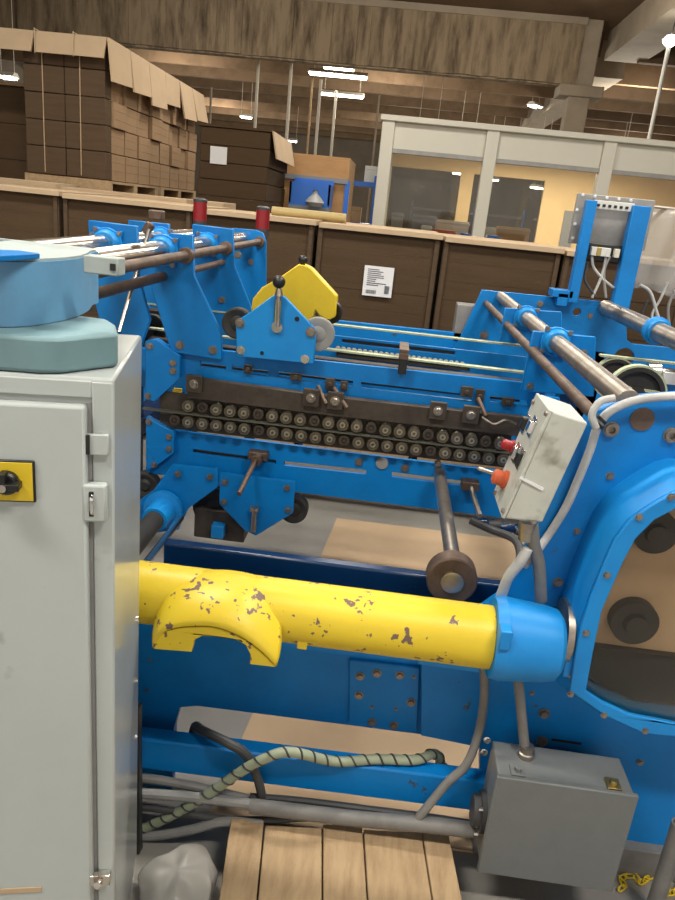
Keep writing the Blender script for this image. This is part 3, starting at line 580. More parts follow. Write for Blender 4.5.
knob(513, 447, .012, .022, 'red', 'red push button'); knob(506, 480, .017, .026, 'orange_red', 'orange red stop button')
p = onface(501, 476); prt(MB().cyl(p+nL*.02, p+nL*.055, .004, n=8), 'key_pin', 'steel', None, 0, cb)
for x, y in ((534, 402), (547, 414), (496, 493), (504, 511)): p = onface(x, y); prt(MB().cyl(p, p+nL*.005, .005, n=10), 'screw', 'bolt_steel', None, 0, cb)
p = W(520, 477, Y=KY); r = W(543, 489, Y=KY); prt(MB().beam((p.x, KY-.002, p.z), (r.x, KY-.002, r.z), .003, .006), 'tape_mark', 'paper', 'cream tape strip', 0, cb)
prt(MB().tube([W(532, 524, Y=1.47), W(534, 545, Y=1.47), W(539, 565, Y=1.48), W(541, 600, Y=1.5)], .014, 12), 'flex_conduit', 'conduit', 'grey conduit under the operator box')
prt(MB().tube([W(528, 548, Y=1.46), W(520, 562, Y=1.46), W(508, 578, Y=1.47), W(500, 600, Y=1.49)], .012, 12), 'flex_conduit', 'hose_white', 'pale grey cable under the operator box')
p = W(530, 527, Y=1.47); prt(MB().lathe(W(528, 521, Y=1.47), (.05, 0, -1), [(0, .02), (.02, .02), (.022, .017), (.045, .016)], 12), 'conduit_fitting', 'steel', None, 0)
prt(MB().tube([W(484, 668, Y=1.5), W(484, 700, Y=1.5), W(478, 735, Y=1.49), W(466, 765, Y=1.47), W(448, 782, Y=1.46), W(428, 806, Y=1.44), W(412, 826, Y=1.43)], .011, 12), 'flex_conduit', 'conduit', 'grey flexible conduit curving down in front of the opening')
# white wrapped hose over the plate's top edge
prt(MB().tube([W(700, 396, Y=1.53), W(660, 397, Y=1.53), W(630, 402, Y=1.53), W(608, 413, Y=1.53), W(597, 428, Y=1.53), W(590, 450, Y=1.535), W(578, 480, Y=1.54), W(566, 507, Y=1.545), W(550, 533, Y=1.545), W(536, 552, Y=1.52), W(524, 566, Y=1.49)], .0095, 12), 'wrapped_hose', 'hose_white', 'white taped hose along the plate edge')
for x, y in ((599, 424), (602, 419)): p = W(x, y, Y=1.53); prt(MB().lathe(p-Vector((.003, 0, .004)), (.6, 0, .8), [(0, .0135), (.007, .0135)], 14), 'cable_tie', 'black', None, 0)
prt(MB().tube([W(596, 428, Y=1.5), W(592, 415, Y=1.5), W(600, 402, Y=1.5), W(615, 398, Y=1.5)], .008, 10), 'loose_cable', 'hose_white', None, 0)
# ---- junction box low on the right
JY = 1.36; j0 = W(499, 781, Y=JY); j1 = W(613, 889, Y=JY); jx0, jx1, jz0, jz1 = .372, .682, .128, .404
jb = prt(MB().box((jx0, JY+.012, jz0), (jx1, 1.49, jz1)), 'junction_box', 'box_grey', 'grey steel junction box', .004)
dr = prt(MB().box((jx0-.006, JY, jz0-.006), (jx1+.006, JY+.012, jz1+.006)), 'box_door', 'box_grey', None, .003, jb)
for x0 in (jx0+.03, jx1-.06): prt(MB().box((x0, JY+.015, jz1), (x0+.032, JY+.05, jz1+.006)).cyl((x0+.016, JY+.03, jz1+.006), (x0+.016, JY+.03, jz1+.016), .008, n=10), 'clasp', 'brass' if x0 > .5 else 'box_grey', None, .001, jb)
prt(MB().box((jx0+.05, 1.49, jz0-.02), (jx1-.05, RP, jz1-.07)), 'mounting_plate', 'box_grey', None, .002, jb)
for x, y in ((487, 740), (484, 752), (484, 800)): bolt(x, y, 1.47, jb, .007, 'chrome')
c = Vector((jx0, 1.43, .24)); gl = prt(MB().lathe(c, (-1, 0, 0), [(0, .05), (.012, .05), (.014, .04), (.03, .038)], 20), 'cable_gland', 'cable_dark', None, 0, jb)
for k in range(4): prt(MB().cyl((jx0-.012, 1.40, .20+.025*k), (jx0-.022, 1.40, .20+.025*k), .006, n=8), 'gland_screw', 'steel_bright', None, 0, jb)
p = Vector((jx0+.075, 1.45, jz1)); t = W(516, 680, Y=1.50)
prt(MB().cyl(p, (t.x, 1.50, t.z+.02), .012, n=14), 'rigid_conduit', 'conduit', 'straight grey conduit rising from the junction box'); prt(MB().lathe(p, (0, 0, 1), [(0, .02), (.012, .02), (.014, .016), (.03, .016)], 12), 'conduit_nut', 'steel', None, 0)
# ---- cross shaft with round end disc
prt(MB().cyl((.240, 1.68, .757), (.238, 2.44, .757), .021), 'adjusting_shaft', 'steel', 'thick steel cross shaft')
p = W(452, 581, Y=1.645); prt(MB().lathe((p.x, 1.69, p.z), (0, -1, 0), [(0, .064), (.045, .064), (.048, .060), (.048, .030), (.056, .029), (.058, .024), (.058, .0)], 36, mis=[0, 0, 0, 1, 1, 1, 0]), 'shaft_disc', ['steel_rust', 'steel'], 'round steel disc on the shaft end', 0)
# ---- right cross rods
def rod(x, z, y0, y1, r, m, name='cross_rod', lab=None): return prt(MB().cyl((x, y0, z), (x, y1, z), r, n=22), name, m, lab, .001)
rod(.468, 1.229, 1.57, 3.7, .0145, 'steel_rust'); rod(.536, 1.266, 1.57, 3.7, .026, 'steel', 'cross_shaft')
p = W(606, 308, Y=3.68); rod(p.x, p.z, 2.3, 3.7, .036, 'steel', 'cross_shaft')
fl = MB().lathe((p.x, 2.95, p.z), (0, -1, 0), [(0, .055), (.02, .055), (.025, .046), (.05, .044)], 24); prt(fl, 'bearing_flange', 'blue_bright', None, 0)
# ---- carriers K1 (near), K2, far frame
K1, K2, K3 = 2.42, 2.98, 3.70
def slot(x0, y0, x1, y1, h): return [(x0, y0), (x1, y1), (x1, y1+h), (x0, y0+h)]
b1 = plate('carrier_beam', [(150, 343), (330, 362), (545, 385), (545, 418), (330, 394), (150, 371)], K1, .018, 'blue', mach, [slot(200, 361, 226, 364, 6.5), slot(232, 365, 268, 370, 6.5), slot(278, 371, 353, 381, 6), slot(361, 382, 472, 395, 6), slot(490, 396, 528, 401, 6)])
b2 = plate('lower_beam', [(146, 427), (320, 449), (520, 474), (520, 520), (320, 495), (146, 473)], K1, .018, 'blue', mach, [slot(193, 449, 276, 460, 4), slot(284, 461, 366, 470, 4.5), slot(392, 472, 463, 481, 5)])
prt(MB().box(W(200, 365, Y=K1+.06), W(520, 400, Y=K1+.05)), 'slot_dark_strip', 'steel_grime', None, 0, b1)  # dark strip added so the near beam's slots read dark
b3 = plate('rear_beam', [(120, 311), (330, 335), (560, 361), (560, 386), (330, 362), (120, 338)], K2, .018, 'blue', mach, [slot(342, 339, 455, 351.5, 3.5), slot(336, 350, 470, 365, 7)])
prt(MB().box(W(325, 335, Y=K2+.03), W(480, 388, Y=K2+.022)), 'slot_dark_strip', 'steel_grime', None, 0, b3)  # added behind the rear slots to make them read dark
prt(MB().poly(pxz(slot(188, 446, 280, 458, 8), K1+.022), K1+.022, .01), 'slot_dark_strip', 'steel_grime', None, 0, b2)  # dark bar added to darken the left slot of the lower beam
plate('rear_lower_beam', [(120, 345), (330, 372), (560, 398), (560, 440), (330, 410), (120, 384)], K2+.03, .018, 'blue', mach)
b4 = plate('far_beam', [(100, 296), (480, 335), (480, 365), (100, 326)], K3+.04, .02, 'blue', mach)
plate('far_lower_beam', [(100, 370), (540, 415), (540, 450), (100, 405)], K3+.04, .02, 'blue', mach)
for x in (-1.15, 1.0): prt(MB().box((x, K3+.0, 0), (x+.1, K3+.12, 1.05)), 'far_leg', 'blue'); prt(MB().box((x, K1+.04, .03), (x+.08, K2+.05, .1)), 'floor_tie', 'blue_navy')
for x in (-1.15, .75): prt(MB().box((x, K1+.03, 0), (x+.08, K1+.11, .95)), 'carrier_leg', 'blue_navy'); prt(MB().box((x, K2+.05, 0), (x+.08, K2+.13, 1.05)), 'carrier_leg', 'blue_navy')
prt(MB().box((-1.15, 1.75, .55), (-1.05, 3.72, .62)), 'tie_bar', 'blue_navy'); prt(MB().box((.75, 1.63, .55), (.85, 3.72, .62)), 'tie_bar', 'blue_navy')
# dirty top bar, clamp blocks, backing strip, rollers, belt
rail = plate('roller_rail', [(160, 391), (330, 412), (512, 434), (507, 468), (330, 447), (160, 427)], K1-.01, .012, 'steel_grime', mach, bevel=.001); rail['label'] = 'grimy rail carrying two rows of rollers'
gb = plate('guide_bar', [(187, 377), (330, 396.5), (528, 418), (523, 437), (330, 416), (187, 398)], K1-.045, .03, 'steel_grime', mach); gb['label'] = 'oily brown guide bar'
for x, y in ((194, 384), (311, 398), (335, 401), (438, 411), (471, 415)):
    p = W(x, y, Y=K1-.06); prt(MB().box((p.x-.028, K1-.062, p.z-.03), (p.x+.028, K1-.045, p.z+.03)), 'clamp_block', 'steel_grime', None, .002, gb); bolt(x, y, K1-.062, gb, .012, 'steel', 'cap')
rm = MB().lathe((0, 0, 0), (0, -1, 0), [(0, .021), (.03, .0215), (.033, .02), (.033, .0155), (.029, .015), (.029, .0105), (.035, .010), (.035, .005), (.03, .0045)], 18, mis=[0, 0, 0, 0, 0, 1, 1, 0]).mesh('roller', ['roller_steel', 'roller_hub'])
rm2 = MB().lathe((0, 0, 0), (0, -1, 0), [(0, .019), (.024, .0195), (.026, .018), (.026, .0105), (.022, .01), (.022, .006), (.028, .0055)], 18).mesh('roller', ['steel_grime'])
random.seed(21)
for (x0, y0, x1, y1, n) in ((189, 405.6, 500, 443, 23), (175, 419.7, 503, 459, 24)):
    a = W(x0, y0, Y=K1-.03); b = W(x1, y1, Y=K1-.03)
    for k in range(n):
        t = k/(n-1); dark = (k % 4 == 1) if y0 < 410 else (k % 3 == 0 and k % 2 == 0)
        link('roller', rm2 if dark else rm, rail, Matrix.Translation((a.x+(b.x-a.x)*t, K1-.012, a.z+(b.z-a.z)*t)))
def belt(p, q, Y, w, th, m, lab=None, name='flat_belt'):
    a = W(*p, Y=Y); b = W(*q, Y=Y); return prt(MB().hexa([a+Vector((0, -w/2, -th/2)), b+Vector((0, -w/2, -th/2)), b+Vector((0, w/2, -th/2)), a+Vector((0, w/2, -th/2)), a+Vector((0, -w/2, th/2)), b+Vector((0, -w/2, th/2)), b+Vector((0, w/2, th/2)), a+Vector((0, w/2, th/2))]), name, m, lab, 0)
belt((143, 408), (512, 453), K1-.035, .02, .0045, 'belt_dark', None, 'roller_belt')
belt((110, 299), (560, 350), K2-.01, .03, .006, 'belt_green', 'pale green belt on the rear carrier'); belt((150, 328), (580, 379), K1+.08, .03, .006, 'belt_green', 'pale green belt on the near carrier')
belt((150, 339), (560, 387), K1+.1, .05, .012, 'steel_grime', None, 'chain_guide'); belt((150, 322), (455, 352), K2+.06, .05, .012, 'steel_rust', None, 'chain_guide')
dm = MB().lathe((0, 0, 0), (0, -1, 0), [(0, .011), (.012, .011), (.014, .006)], 10).mesh('chain_roller', 'roller_hub')
for k in range(24):
    t = k/23; p = W(338+t*124, 348.5+t*15.5, Y=K2-.03); link('chain_roller', dm, b3, Matrix.Translation(p))
# sensor block on the near carrier
p = W(404, 352, Y=K1-.02); sb = prt(MB().box((p.x-.013, K1-.05, p.z-.07), (p.x+.015, K1+.0, p.z-.0)), 'sensor_block', 'black', 'black sensor block', .002); prt(MB().box((p.x-.016, K1-.045, p.z), (p.x+.016, K1+.11, p.z+.012)).box((p.x-.016, K1-.052, p.z-.02), (p.x+.016, K1-.05, p.z)), 'sensor_bracket', 'steel_rust', None, .001, sb)
# fasteners on lower beam
for x, y, r in ((359, 462, .011), (405, 468, .011), (438, 463, .010)): bolt(x, y, K1, b2, r)
p = W(382, 463, Y=K1); prt(MB().cyl((p.x, K1, p.z), (p.x, K1-.006, p.z), .022), 'plug', 'grey_plain', None, .001, b2)
p = W(470, 485, Y=K1-.03); hb = prt(MB().box((p.x-.03, K1-.05, p.z-.016), (p.x+.03, K1, p.z+.016)), 'clamp_block', 'steel_rust', None, .003)
q = W(480, 516, Y=2.2); prt(MB().cyl((p.x, K1-.05, p.z), q, .009, n=12), 'clamp_lever', 'steel', None, 0, hb)
for k, (x, y) in enumerate(((476, 522), (488, 524), (500, 527), (515, 531))):
    p = W(x, y, Y=2.3); prt(MB().lathe(p, (.9, .2, -.1), [(0, .012), (.03, .018), (.05, .014), (.06, .02), (.07, .012)], 12), 'hose_fitting', 'cable_dark' if k % 2 else 'blue_navy', None, 0)
prt(MB().tube([W(470, 520, Y=2.3), W(492, 530, Y=2.28), W(515, 540, Y=2.2), W(520, 560, Y=2.1), W(510, 590, Y=2.0)], .014, 10), 'air_hose', 'cable_dark')
# ---- right bearing plates on the shafts
r1 = plate('bearing_plate', [(533, 331), (596, 337), (594, 397), (521, 391)], 2.36, .018, 'blue', mach); r2 = plate('bearing_plate', [(505, 308), (562, 312), (562, 348), (500, 342)], 2.94, .018, 'blue', mach)
def flange(x, z, Y, r, par):
    o = MB(); o.poly([(x+r*(1.25 if k % 6 == 0 else .95)*math.cos(2*math.pi*k/24+.7), z+r*(1.25 if k % 6 == 0 else .95)*math.sin(2*math.pi*k/24+.7)) for k in range(24)], Y-.014, .014); o.lathe((x, Y-.014, z), (0, -1, 0), [(0, r*.85), (.012, r*.8), (.022, r*.68), (.022, r*.5)], 24)
    prt(o, 'bearing_flange', 'blue_bright', None, .002, par)
    for k in range(4): t = math.pi/2*k+.7; link('bolt', bolt_mesh(.006), par, Matrix.Translation((x+r*1.03*math.cos(t), Y-.014, z+r*1.03*math.sin(t))))
flange(.536, 1.266, 2.36, .050, r1); flange(.536, 1.266, 2.94, .050, r2)
for x, y in ((530, 386), (536, 350), (584, 353)): bolt(x, y, 2.36, r1, .009)
# ---- far right frame, pulleys
ff = plate('far_side_plate', [(482, 290), (554, 297), (577, 299), (624, 304), (626, 311), (627, 340), (632, 344), (664, 347), (780, 360), (780, 440), (440, 402), (440, 374), (460, 338)], K3, .025, 'blue', mach, rounds=[(624, 358, .05), (577, 312, .02)])
for x, y, r in ((484, 335, .016), (590, 316, .01), (540, 304, .012), (545, 330, .01)): bolt(x, y, K3, ff, r)
def pulley(px, py, Y, r, w, name='belt_pulley', bm='belt_green'):
    p = W(px, py, Y=Y); o = prt(MB().lathe((p.x, Y+w/2, p.z), (0, -1, 0), [(0, r*.3), (0, r*.98), (w, r*.98), (w, r*.82), (w*.5, r*.8), (w*.5, r*.35), (w*1.1, r*.3), (w*1.1, r*.1)], 36), name, 'rubber', None, 0)
    prt(MB().lathe((p.x, Y+w*.46, p.z), (0, -1, 0), [(0, r*.97), (0, r*1.05), (w*.92, r*1.05), (w*.92, r*.97)], 36, ring=True), 'belt', bm, None, 0, o); return o
pulley(614, 378, K2, .082, .03); pulley(635, 394, K1, .095, .03); pulley(124, 330, K1, .06, .03, 'belt_pulley', 'belt_dark'); pulley(152, 330, K1+.15, .055, .03, 'belt_pulley', 'belt_dark')
belt((600, 355), (690, 365), K2, .03, .008, 'belt_green'); belt((620, 386), (700, 399), K1, .03, .008, 'belt_green')
p = W(652, 372, Y=2.6); prt(MB().lathe((p.x, 2.6, p.z), (1, 0, .0), [(-.02, .0), (-.02, .032), (.02, .038), (.03, .02), (.16, .02)], 20), 'air_cylinder', 'steel_bright', None, 0); prt(MB().box((p.x+.03, 2.56, p.z-.03), (p.x+.09, 2.58, p.z+.01)), 'rating_plate', 'paper', None, 0)
prt(MB().box(W(640, 378, Y=2.6), W(720, 400, Y=2.66)), 'motor_mount', 'blue', None, .003)
# ---- uprights with control panel
def upright(t0, t1, b0, b1, Y, d):
    P4 = [W(*t0, Y=Y), W(*t1, Y=Y), W(*b1, Y=Y), W(*b0, Y=Y)]; zt = (P4[0].z+P4[1].z)/2; zb = (P4[2].z+P4[3].z)/2; x0 = (P4[0].x+P4[3].x)/2; x1 = (P4[1].x+P4[2].x)/2
    return prt(MB().box((x0, Y, zb-.02), (x1, Y+d, zt)), 'upright', 'blue', None, .003)
UY = 3.62
u1 = upright((585, 199), (595, 201), (571, 298), (581, 300), UY, .05); u2 = upright((634, 205), (652, 207), (613, 303), (630, 306), UY, .06)
pa = W(578, 193, Y=UY+.1); pb = W(641, 245, Y=UY+.1)
pn = prt(MB().box((pa.x, UY+.09, W(578, 244, Y=UY+.1).z), (pb.x+.02, UY+.12, pa.z)), 'pneumatic_panel', 'panel_grey', 'grey metal panel between blue uprights', .003)
for k in range(5):
    p = W(583+12*k, 195+1.4*k, Y=UY+.09); link('bolt', bolt_mesh(.0055, 'paper', 'cap'), pn, Matrix.Translation(p))
for k in range(3): p = W(577-2*k, 210+14*k, Y=UY+.09); link('bolt', bolt_mesh(.0055, 'paper', 'cap'), pn, Matrix.Translation(p))
sa = W(595, 202, Y=UY+.03); sc = W(632, 208, Y=UY+.03); st = prt(MB().box((sa.x, UY+.03, sc.z-.018), (sc.x+.01, UY+.05, sc.z+.02)), 'terminal_strip', 'clutter_white', None, .002)
for k in range(6): x = sa.x+(sc.x-sa.x)*(k+.7)/6.6; prt(MB().box((x-.007, UY+.027, sc.z-.008), (x+.007, UY+.031, sc.z+.004)), 'terminal', 'black', None, 0, st)
va = W(588, 247, Y=UY+.05); vb = W(624, 257, Y=UY+.05); vm = prt(MB().box((va.x, UY+.04, vb.z-.03), (vb.x, UY+.12, va.z+.02)), 'valve_manifold', 'black', None, .003)
for k, (x, m) in enumerate(((593, 'clutter_white'), (598, 'brass'), (602, 'clutter_white'), (607, 'clutter_white'), (616, 'booth_white'))): p = W(x, 251+.1*(x-593), Y=UY+.03); prt(MB().box((p.x-.012, UY+.01, p.z-.02), (p.x+.012, UY+.04, p.z+.02)), 'valve', m, None, .002, vm)
for k, (pts, m) in enumerate(((((592, 256), (594, 268), (604, 280), (614, 288)), 'hose_white'), (((588, 262), (585, 280), (596, 297)), 'cable_dark'), (((606, 256), (602, 275), (592, 298)), 'hose_white'), (((610, 256), (604, 272), (606, 298)), 'cable_grey'))):
    prt(MB().tube([W(x, y, Y=UY+.03) for x, y in pts], .007, 8), 'air_tube', m)
p = W(562, 293, Y=UY+.02); prt(MB().box((p.x-.05, UY, p.z-.02), (p.x+.05, UY+.1, p.z+.015)).box((p.x-.02, UY, p.z-.06), (p.x+.03, UY+.1, p.z)), 'mounting_foot', 'blue', None, .002)
# grey terminal box at far left of far frame, small grey cabinet behind
p = W(465, 318, Y=3.78); prt(MB().box((p.x-.05, 3.74, p.z-.12), (p.x+.05, 3.86, p.z+.07)), 'terminal_box', 'panel_grey', None, .004)
# ---- left carriage arms on the rods
LA = [(-.953, 1.420, .030, 'steel_bright'), (-.766, 1.417, .032, 'steel_bright'), (-.685, 1.41, .0155, 'steel_rust')]
for x, z, r, m in LA: rod(x, z, 1.5, K3, r, m, 'cross_shaft' if r > .02 else 'cross_rod')
p = W(165, 276, Y=K1); rod(p.x, p.z, 1.45, K1, .016, 'steel_rust'); p = W(224, 262, Y=K2); rod(p.x, p.z, K1, K2, .012, 'steel_rust')
aB = plate('angled_arm', [(170, 233), (193, 235), (194, 276), (221, 333), (222, 360), (171, 352), (151, 288), (156, 251)], K1-.02, .02, 'blue', mach)
aA = plate('angled_arm', [(88, 220), (137, 226), (138, 275), (150, 320), (140, 350), (105, 345), (92, 290)], K1-.02, .02, 'blue', mach)
aA2 = plate('angled_arm', [(128, 220), (169, 224), (170, 260), (195, 325), (160, 325), (130, 270)], K2-.02, .02, 'blue', mach)
aC = plate('angled_arm', [(192, 224), (233, 229), (234, 265), (258, 325), (262, 352), (215, 347), (195, 290)], K2-.02, .02, 'blue', mach)
aD = plate('angled_arm', [(232, 228), (256, 230), (263, 233), (266, 241), (266, 310), (255, 345), (232, 342)], K3-.02, .02, 'blue', mach)
for (x, z, Y, r, par) in ((-.953, 1.42, K1-.02, .055, aA), (-.766, 1.417, K1-.02, .055, aB), (-.953, 1.42, K2-.02, .05, aA2), (-.766, 1.417, K2-.02, .05, aC)): flange(x, z, Y, r, par)
for x, z, Y, par in ((-.685, 1.41, K1-.02, aB), (-.685, 1.41, K2-.02, aC), (-.685, 1.41, K3-.02, aD)): prt(MB().lathe((x, Y, z), (0, -1, 0), [(0, .026), (.03, .026), (.032, .018)], 14), 'rod_collar', 'steel_rust', None, 0, par)
for x, y, Y, par in ((180, 345, K1-.02, aB), (213, 350, K1-.02, aB), (94, 236, K1-.02, aA), (238, 255, K2-.02, aC), (251, 262, K3-.02, aD), (222, 300, K2-.02, aC)): bolt(x, y, Y, par, .011)
h = W(155, 217, Y=2.25); prt(MB().box(h+Vector((-.016, -.02, -.008)), h+Vector((.026, .02, .020))).cyl(h+Vector((-.012, 0, -.02)), h+Vector((-.03, 0, -.05)), .016, n=6), 'clamp_head', 'steel_rust', None, .004); prt(MB().cyl(W(150, 226, Y=2.25), W(119, 332, Y=2.05), .0065, n=10), 'clamp_lever', 'steel_bright', 'thin silver lever', 0)
# ---- small left plates
s1 = plate('side_plate', [(145, 341), (156, 339), (180, 356), (180, 378), (154, 402), (145, 399)], K1-.03, .03, 'blue', mach); s2 = plate('side_plate', [(146, 417), (174, 432), (174, 453), (154, 468), (146, 471)], K1-.03, .03, 'blue', mach)
for x, y, par in ((150, 346, s1), (148, 396, s1), (173, 363, s1), (173, 371, s1), (149, 422, s2), (169, 437, s2), (169, 449, s2), (154, 465, s2)): bolt(x, y, K1-.03, par, .009)
p = W(178, 399, Y=K1+.02); prt(MB().box((p.x-.014, K1+.0, p.z-.04), (p.x+.014, K1+.02, p.z+.04)), 'warning_sticker', 'yellow', 'yellow sticker', 0)
# ---- roof shaped plate with yellow guard
hp = plate('pressure_plate', [(278, 292), (286, 298), (316, 330), (314, 364), (236, 356), (236, 321), (252, 311)], K1-.06, .016, 'blue_bright', mach, [[(275.5, 299), (281, 300), (280, 324), (274, 323)]])
for x, y, r, m in ((241, 350, .011, 'steel_bright'), (305, 359, .011, 'steel_bright'), (240, 323, .012, 'bolt_steel'), (311, 332, .013, 'bolt_steel'), (297, 319, .006, 'black'), (262, 353, .005, 'black')): bolt(x, y, K1-.06, hp, r, m)
yg = MB().poly(pxz([(252, 309), (254, 298), (263, 287), (282, 276), (299, 264), (306, 265), (312, 268), (337.5, 296), (336, 316), (331, 319), (325, 318), (320, 315), (316, 309), (312, 326), (260, 326)], 2.5), 2.48, .06).build('yellow_guard', 'yellow', mach, .008); yg['label'] = 'yellow folded sheet guard'
def ball(p, r, par, m='black'): prt(MB().lathe(Vector(p)-Vector((0, 0, r)), (0, 0, 1), [(r-r*math.cos(math.pi*k/10), r*math.sin(math.pi*k/10)) for k in range(11)], 18), 'ball_knob', m, None, 0, par)
kb = W(279, 282, Y=K1-.08); ball(kb, .021, hp); ball(W(303, 260, Y=2.5), .016, yg); prt(MB().cyl(W(278, 327, Y=K1-.08), kb, .007, n=10).cyl(W(279, 296, Y=K1-.08), W(279, 289, Y=K1-.08), .014, .01, n=12), 'knob_lever', 'steel', None, 0, hp); bolt(277, 327, K1-.066, hp, .014, 'steel_bright')
for x, y, Y, r, m in ((318, 334, K1-.02, .056, 'grey_plain'), (238, 323, K1-.02, .052, 'rubber'), (331, 312, 2.52, .04, 'black')): p = W(x, y, Y=Y); prt(MB().lathe((p.x, Y+.015, p.z), (0, -1, 0), [(0, r), (.03, r), (.032, r*.9), (.026, r*.5), (.032, r*.3), (.032, .004)], 28), 'press_wheel', m, None, 0)
# ---- lower left carriage
o1 = plate('cheek_plate', [(172, 465), (218, 469), (218, 487), (188, 509), (178, 530), (140, 535), (140, 500), (153, 491)], K1-.07, .016, 'blue', mach); o2 = plate('cheek_plate', [(220, 473), (295, 482), (293, 513), (256, 536), (244, 530), (219, 504)], K1-.08, .016, 'blue', mach)
for x, y, par in ((178, 474, o1), (210, 477, o1), (225, 482, o2), (287, 488, o2), (224, 502, o2), (288, 510, o2)): bolt(x, y, K1-.08, par, .009)
for x, y, Y, r in ((294, 508, K1-.02, .052), (214, 506, K1+.02, .075), (146, 484, K1+.0, .05)): p = W(x, y, Y=Y); prt(MB().lathe((p.x, Y+.02, p.z), (0, -1, 0), [(0, r), (.04, r), (.042, r*.9), (.035, r*.5), (.042, r*.3), (.042, .004)], 28), 'press_wheel', 'rubber', None, 0)
p = W(214, 520, Y=K1); prt(MB().box((p.x-.07, K1-.02, p.z-.07), (p.x+.12, K1+.06, p.z+.05)), 'carriage_block', 'steel_grime', None, .006)
p = W(217, 530, Y=K1-.05); prt(MB().box((p.x-.02, K1-.06, p.z-.03), (p.x+.025, K1-.02, p.z+.02)), 'lower_clamp', 'blue_bright', None, .003)
p = W(255, 510, Y=K1-.08); prt(MB().cyl((p.x, K1-.09, p.z), (p.x, K1-.09, p.z-.08), .01, n=12).cyl((p.x, K1-.09, p.z+.016), (p.x, K1-.09, p.z), .017, n=6), 'set_screw', 'steel', None, 0, o2)
p = W(258, 456, Y=K1-.03); q = W(239, 494, Y=2.18); th = prt(MB().box((p.x-.035, K1-.04, p.z-.015), (p.x+.035, K1, p.z+.016)).cyl((p.x, K1-.03, p.z-.005), (p.x, K1-.07, p.z-.005), .02, n=12), 'clamp_block', 'steel_rust', None, .003); prt(MB().cyl((p.x, K1-.06, p.z), q, .0095, .008, n=12), 'clamp_lever', 'steel_rust', None, 0, th)
p = W(156, 518, Y=2.25); rod(p.x, p.z, 1.62, 2.4, .034, 'rubber', 'drive_shaft'); prt(MB().lathe((p.x, 2.34, p.z), (0, -1, 0), [(0, .07), (.02, .07), (.025, .05), (.11, .044)], 24), 'shaft_collar', 'blue_bright', None, 0)
prt(MB().cyl(W(181, 518, Y=2.28), W(146, 563, Y=1.75), .0115, n=14), 'stay_rod', 'steel_bright', 'short bright steel rod', 0)
# red topped posts at the far side
for x, y in ((200.5, 198), (263.5, 206)):
    p = W(x, y, Y=3.95); b = prt(MB().lathe((p.x, 3.95, 0), (0, 0, 1), [(0, .05), (.02, .05), (.02, .03), (p.z-.16, .03), (p.z-.16, .036), (p.z-.115, .036)], 18), 'sensor_post', 'cable_dark', 'dark post with a red top', 0); prt(MB().lathe((p.x, 3.95, p.z-.115), (0, 0, 1), [(0, .036), (.095, .036)], 18), 'red_band', 'band_red', None, 0, b); prt(MB().lathe((p.x, 3.95, p.z-.02), (0, 0, 1), [(0, .037), (.012, .037), (.02, .02)], 18), 'post_cap', 'cable_dark', None, 0, b)
# hoses hanging behind the right uprights
for pts, m, r in ((((640, 285), (650, 292), (656, 310), (662, 330)), 'hose_white', .009), (((668, 282), (660, 300), (652, 318), (664, 345)), 'hose_white', .007), (((648, 300), (640, 322), (650, 340)), 'cable_dark', .008), (((675, 290), (668, 310), (672, 340)), 'cable_grey', .008)):
    prt(MB().tube([W(x, y, Y=3.8) for x, y in pts], r, 8), 'air_tube', m)
# rear cross bars that show under the rods
p = W(120, 300, Y=2.7); prt(MB().box((-1.2, 2.66, p.z-.05), (-.72, 2.72, p.z-.02)), 'cross_bar', 'steel_grime', None, .002)
# slide nuts, small brackets and grease pipes on the near carrier
for x, y, w_, h_ in ((330, 384, .016, .02), (344, 386, .012, .016), (467, 392, .02, .018), (480, 396, .014, .022), (248, 369, .014, .014), (296, 377, .02, .012), (508, 402, .02, .014)):
    p = W(x, y, Y=K1-.012); prt(MB().box((p.x-w_, K1-.014, p.z-h_), (p.x+w_, K1, p.z+h_)).cyl((p.x, K1-.014, p.z), (p.x, K1-.026, p.z), .008, n=6), 'slide_nut', 'steel_grime', None, .001, b1)
for a_, b_ in (((334, 388), (347, 408)), ((318, 386), (326, 404)), ((478, 398), (486, 416))): prt(MB().cyl(W(*a_, Y=K1-.03), W(*b_, Y=K1-.07), .007, n=10), 'slide_pin', 'steel_rust', None, 0, b1)
prt(MB().tube([W(482, 417, Y=K1-.07), W(494, 424, Y=K1-.08), W(506, 420, Y=K1-.08), W(516, 424, Y=K1-.06)], .004, 8), 'grease_pipe', 'steel', None, 0, gb)
# ================================================================== foreground things
PHI = math.radians(13.0); CZ = 1.34
CM = Matrix.Translation((-.381, .98, 0)) @ Matrix.Rotation(PHI, 4, 'Z')     # x right along the front, y into the depth; origin front right floor corner
cab = root('electrical_cabinet', CM @ Vector((-.3, .17, 0)), 'tall grey electrical cabinet with yellow rotary switch at the left', 'cabinet')
def C(mb_fn, name, m, bevel=.003, par=None, lab=None):
    mb = MB(CM); mb_fn(mb); o = mb.build(name, m, par or cab, bevel)
    if lab: o['label'] = lab
    return o
C(lambda b: b.box((-.62, 0, .06), (0, .353, CZ)), 'body', 'enamel_gloss', .005)
C(lambda b: b.box((-.60, .02, 0), (-.02, .33, .06)), 'plinth', 'black', .002)
zd = W(60, 402, Y=.96).z
dx = -.036
door = C(lambda b: b.box((-.60, -.018, .10), (dx, -.001, zd)), 'door', 'enamel_grey', .006)
C(lambda b: b.box((dx+.006, -.004, .08), (-.001, 0, CZ-.005)), 'jamb', 'enamel_grey', .002)
C(lambda b: b.box((dx-.002, -.002, .1), (dx+.005, .0, zd)), 'door_seal', 'cable_grey', 0)
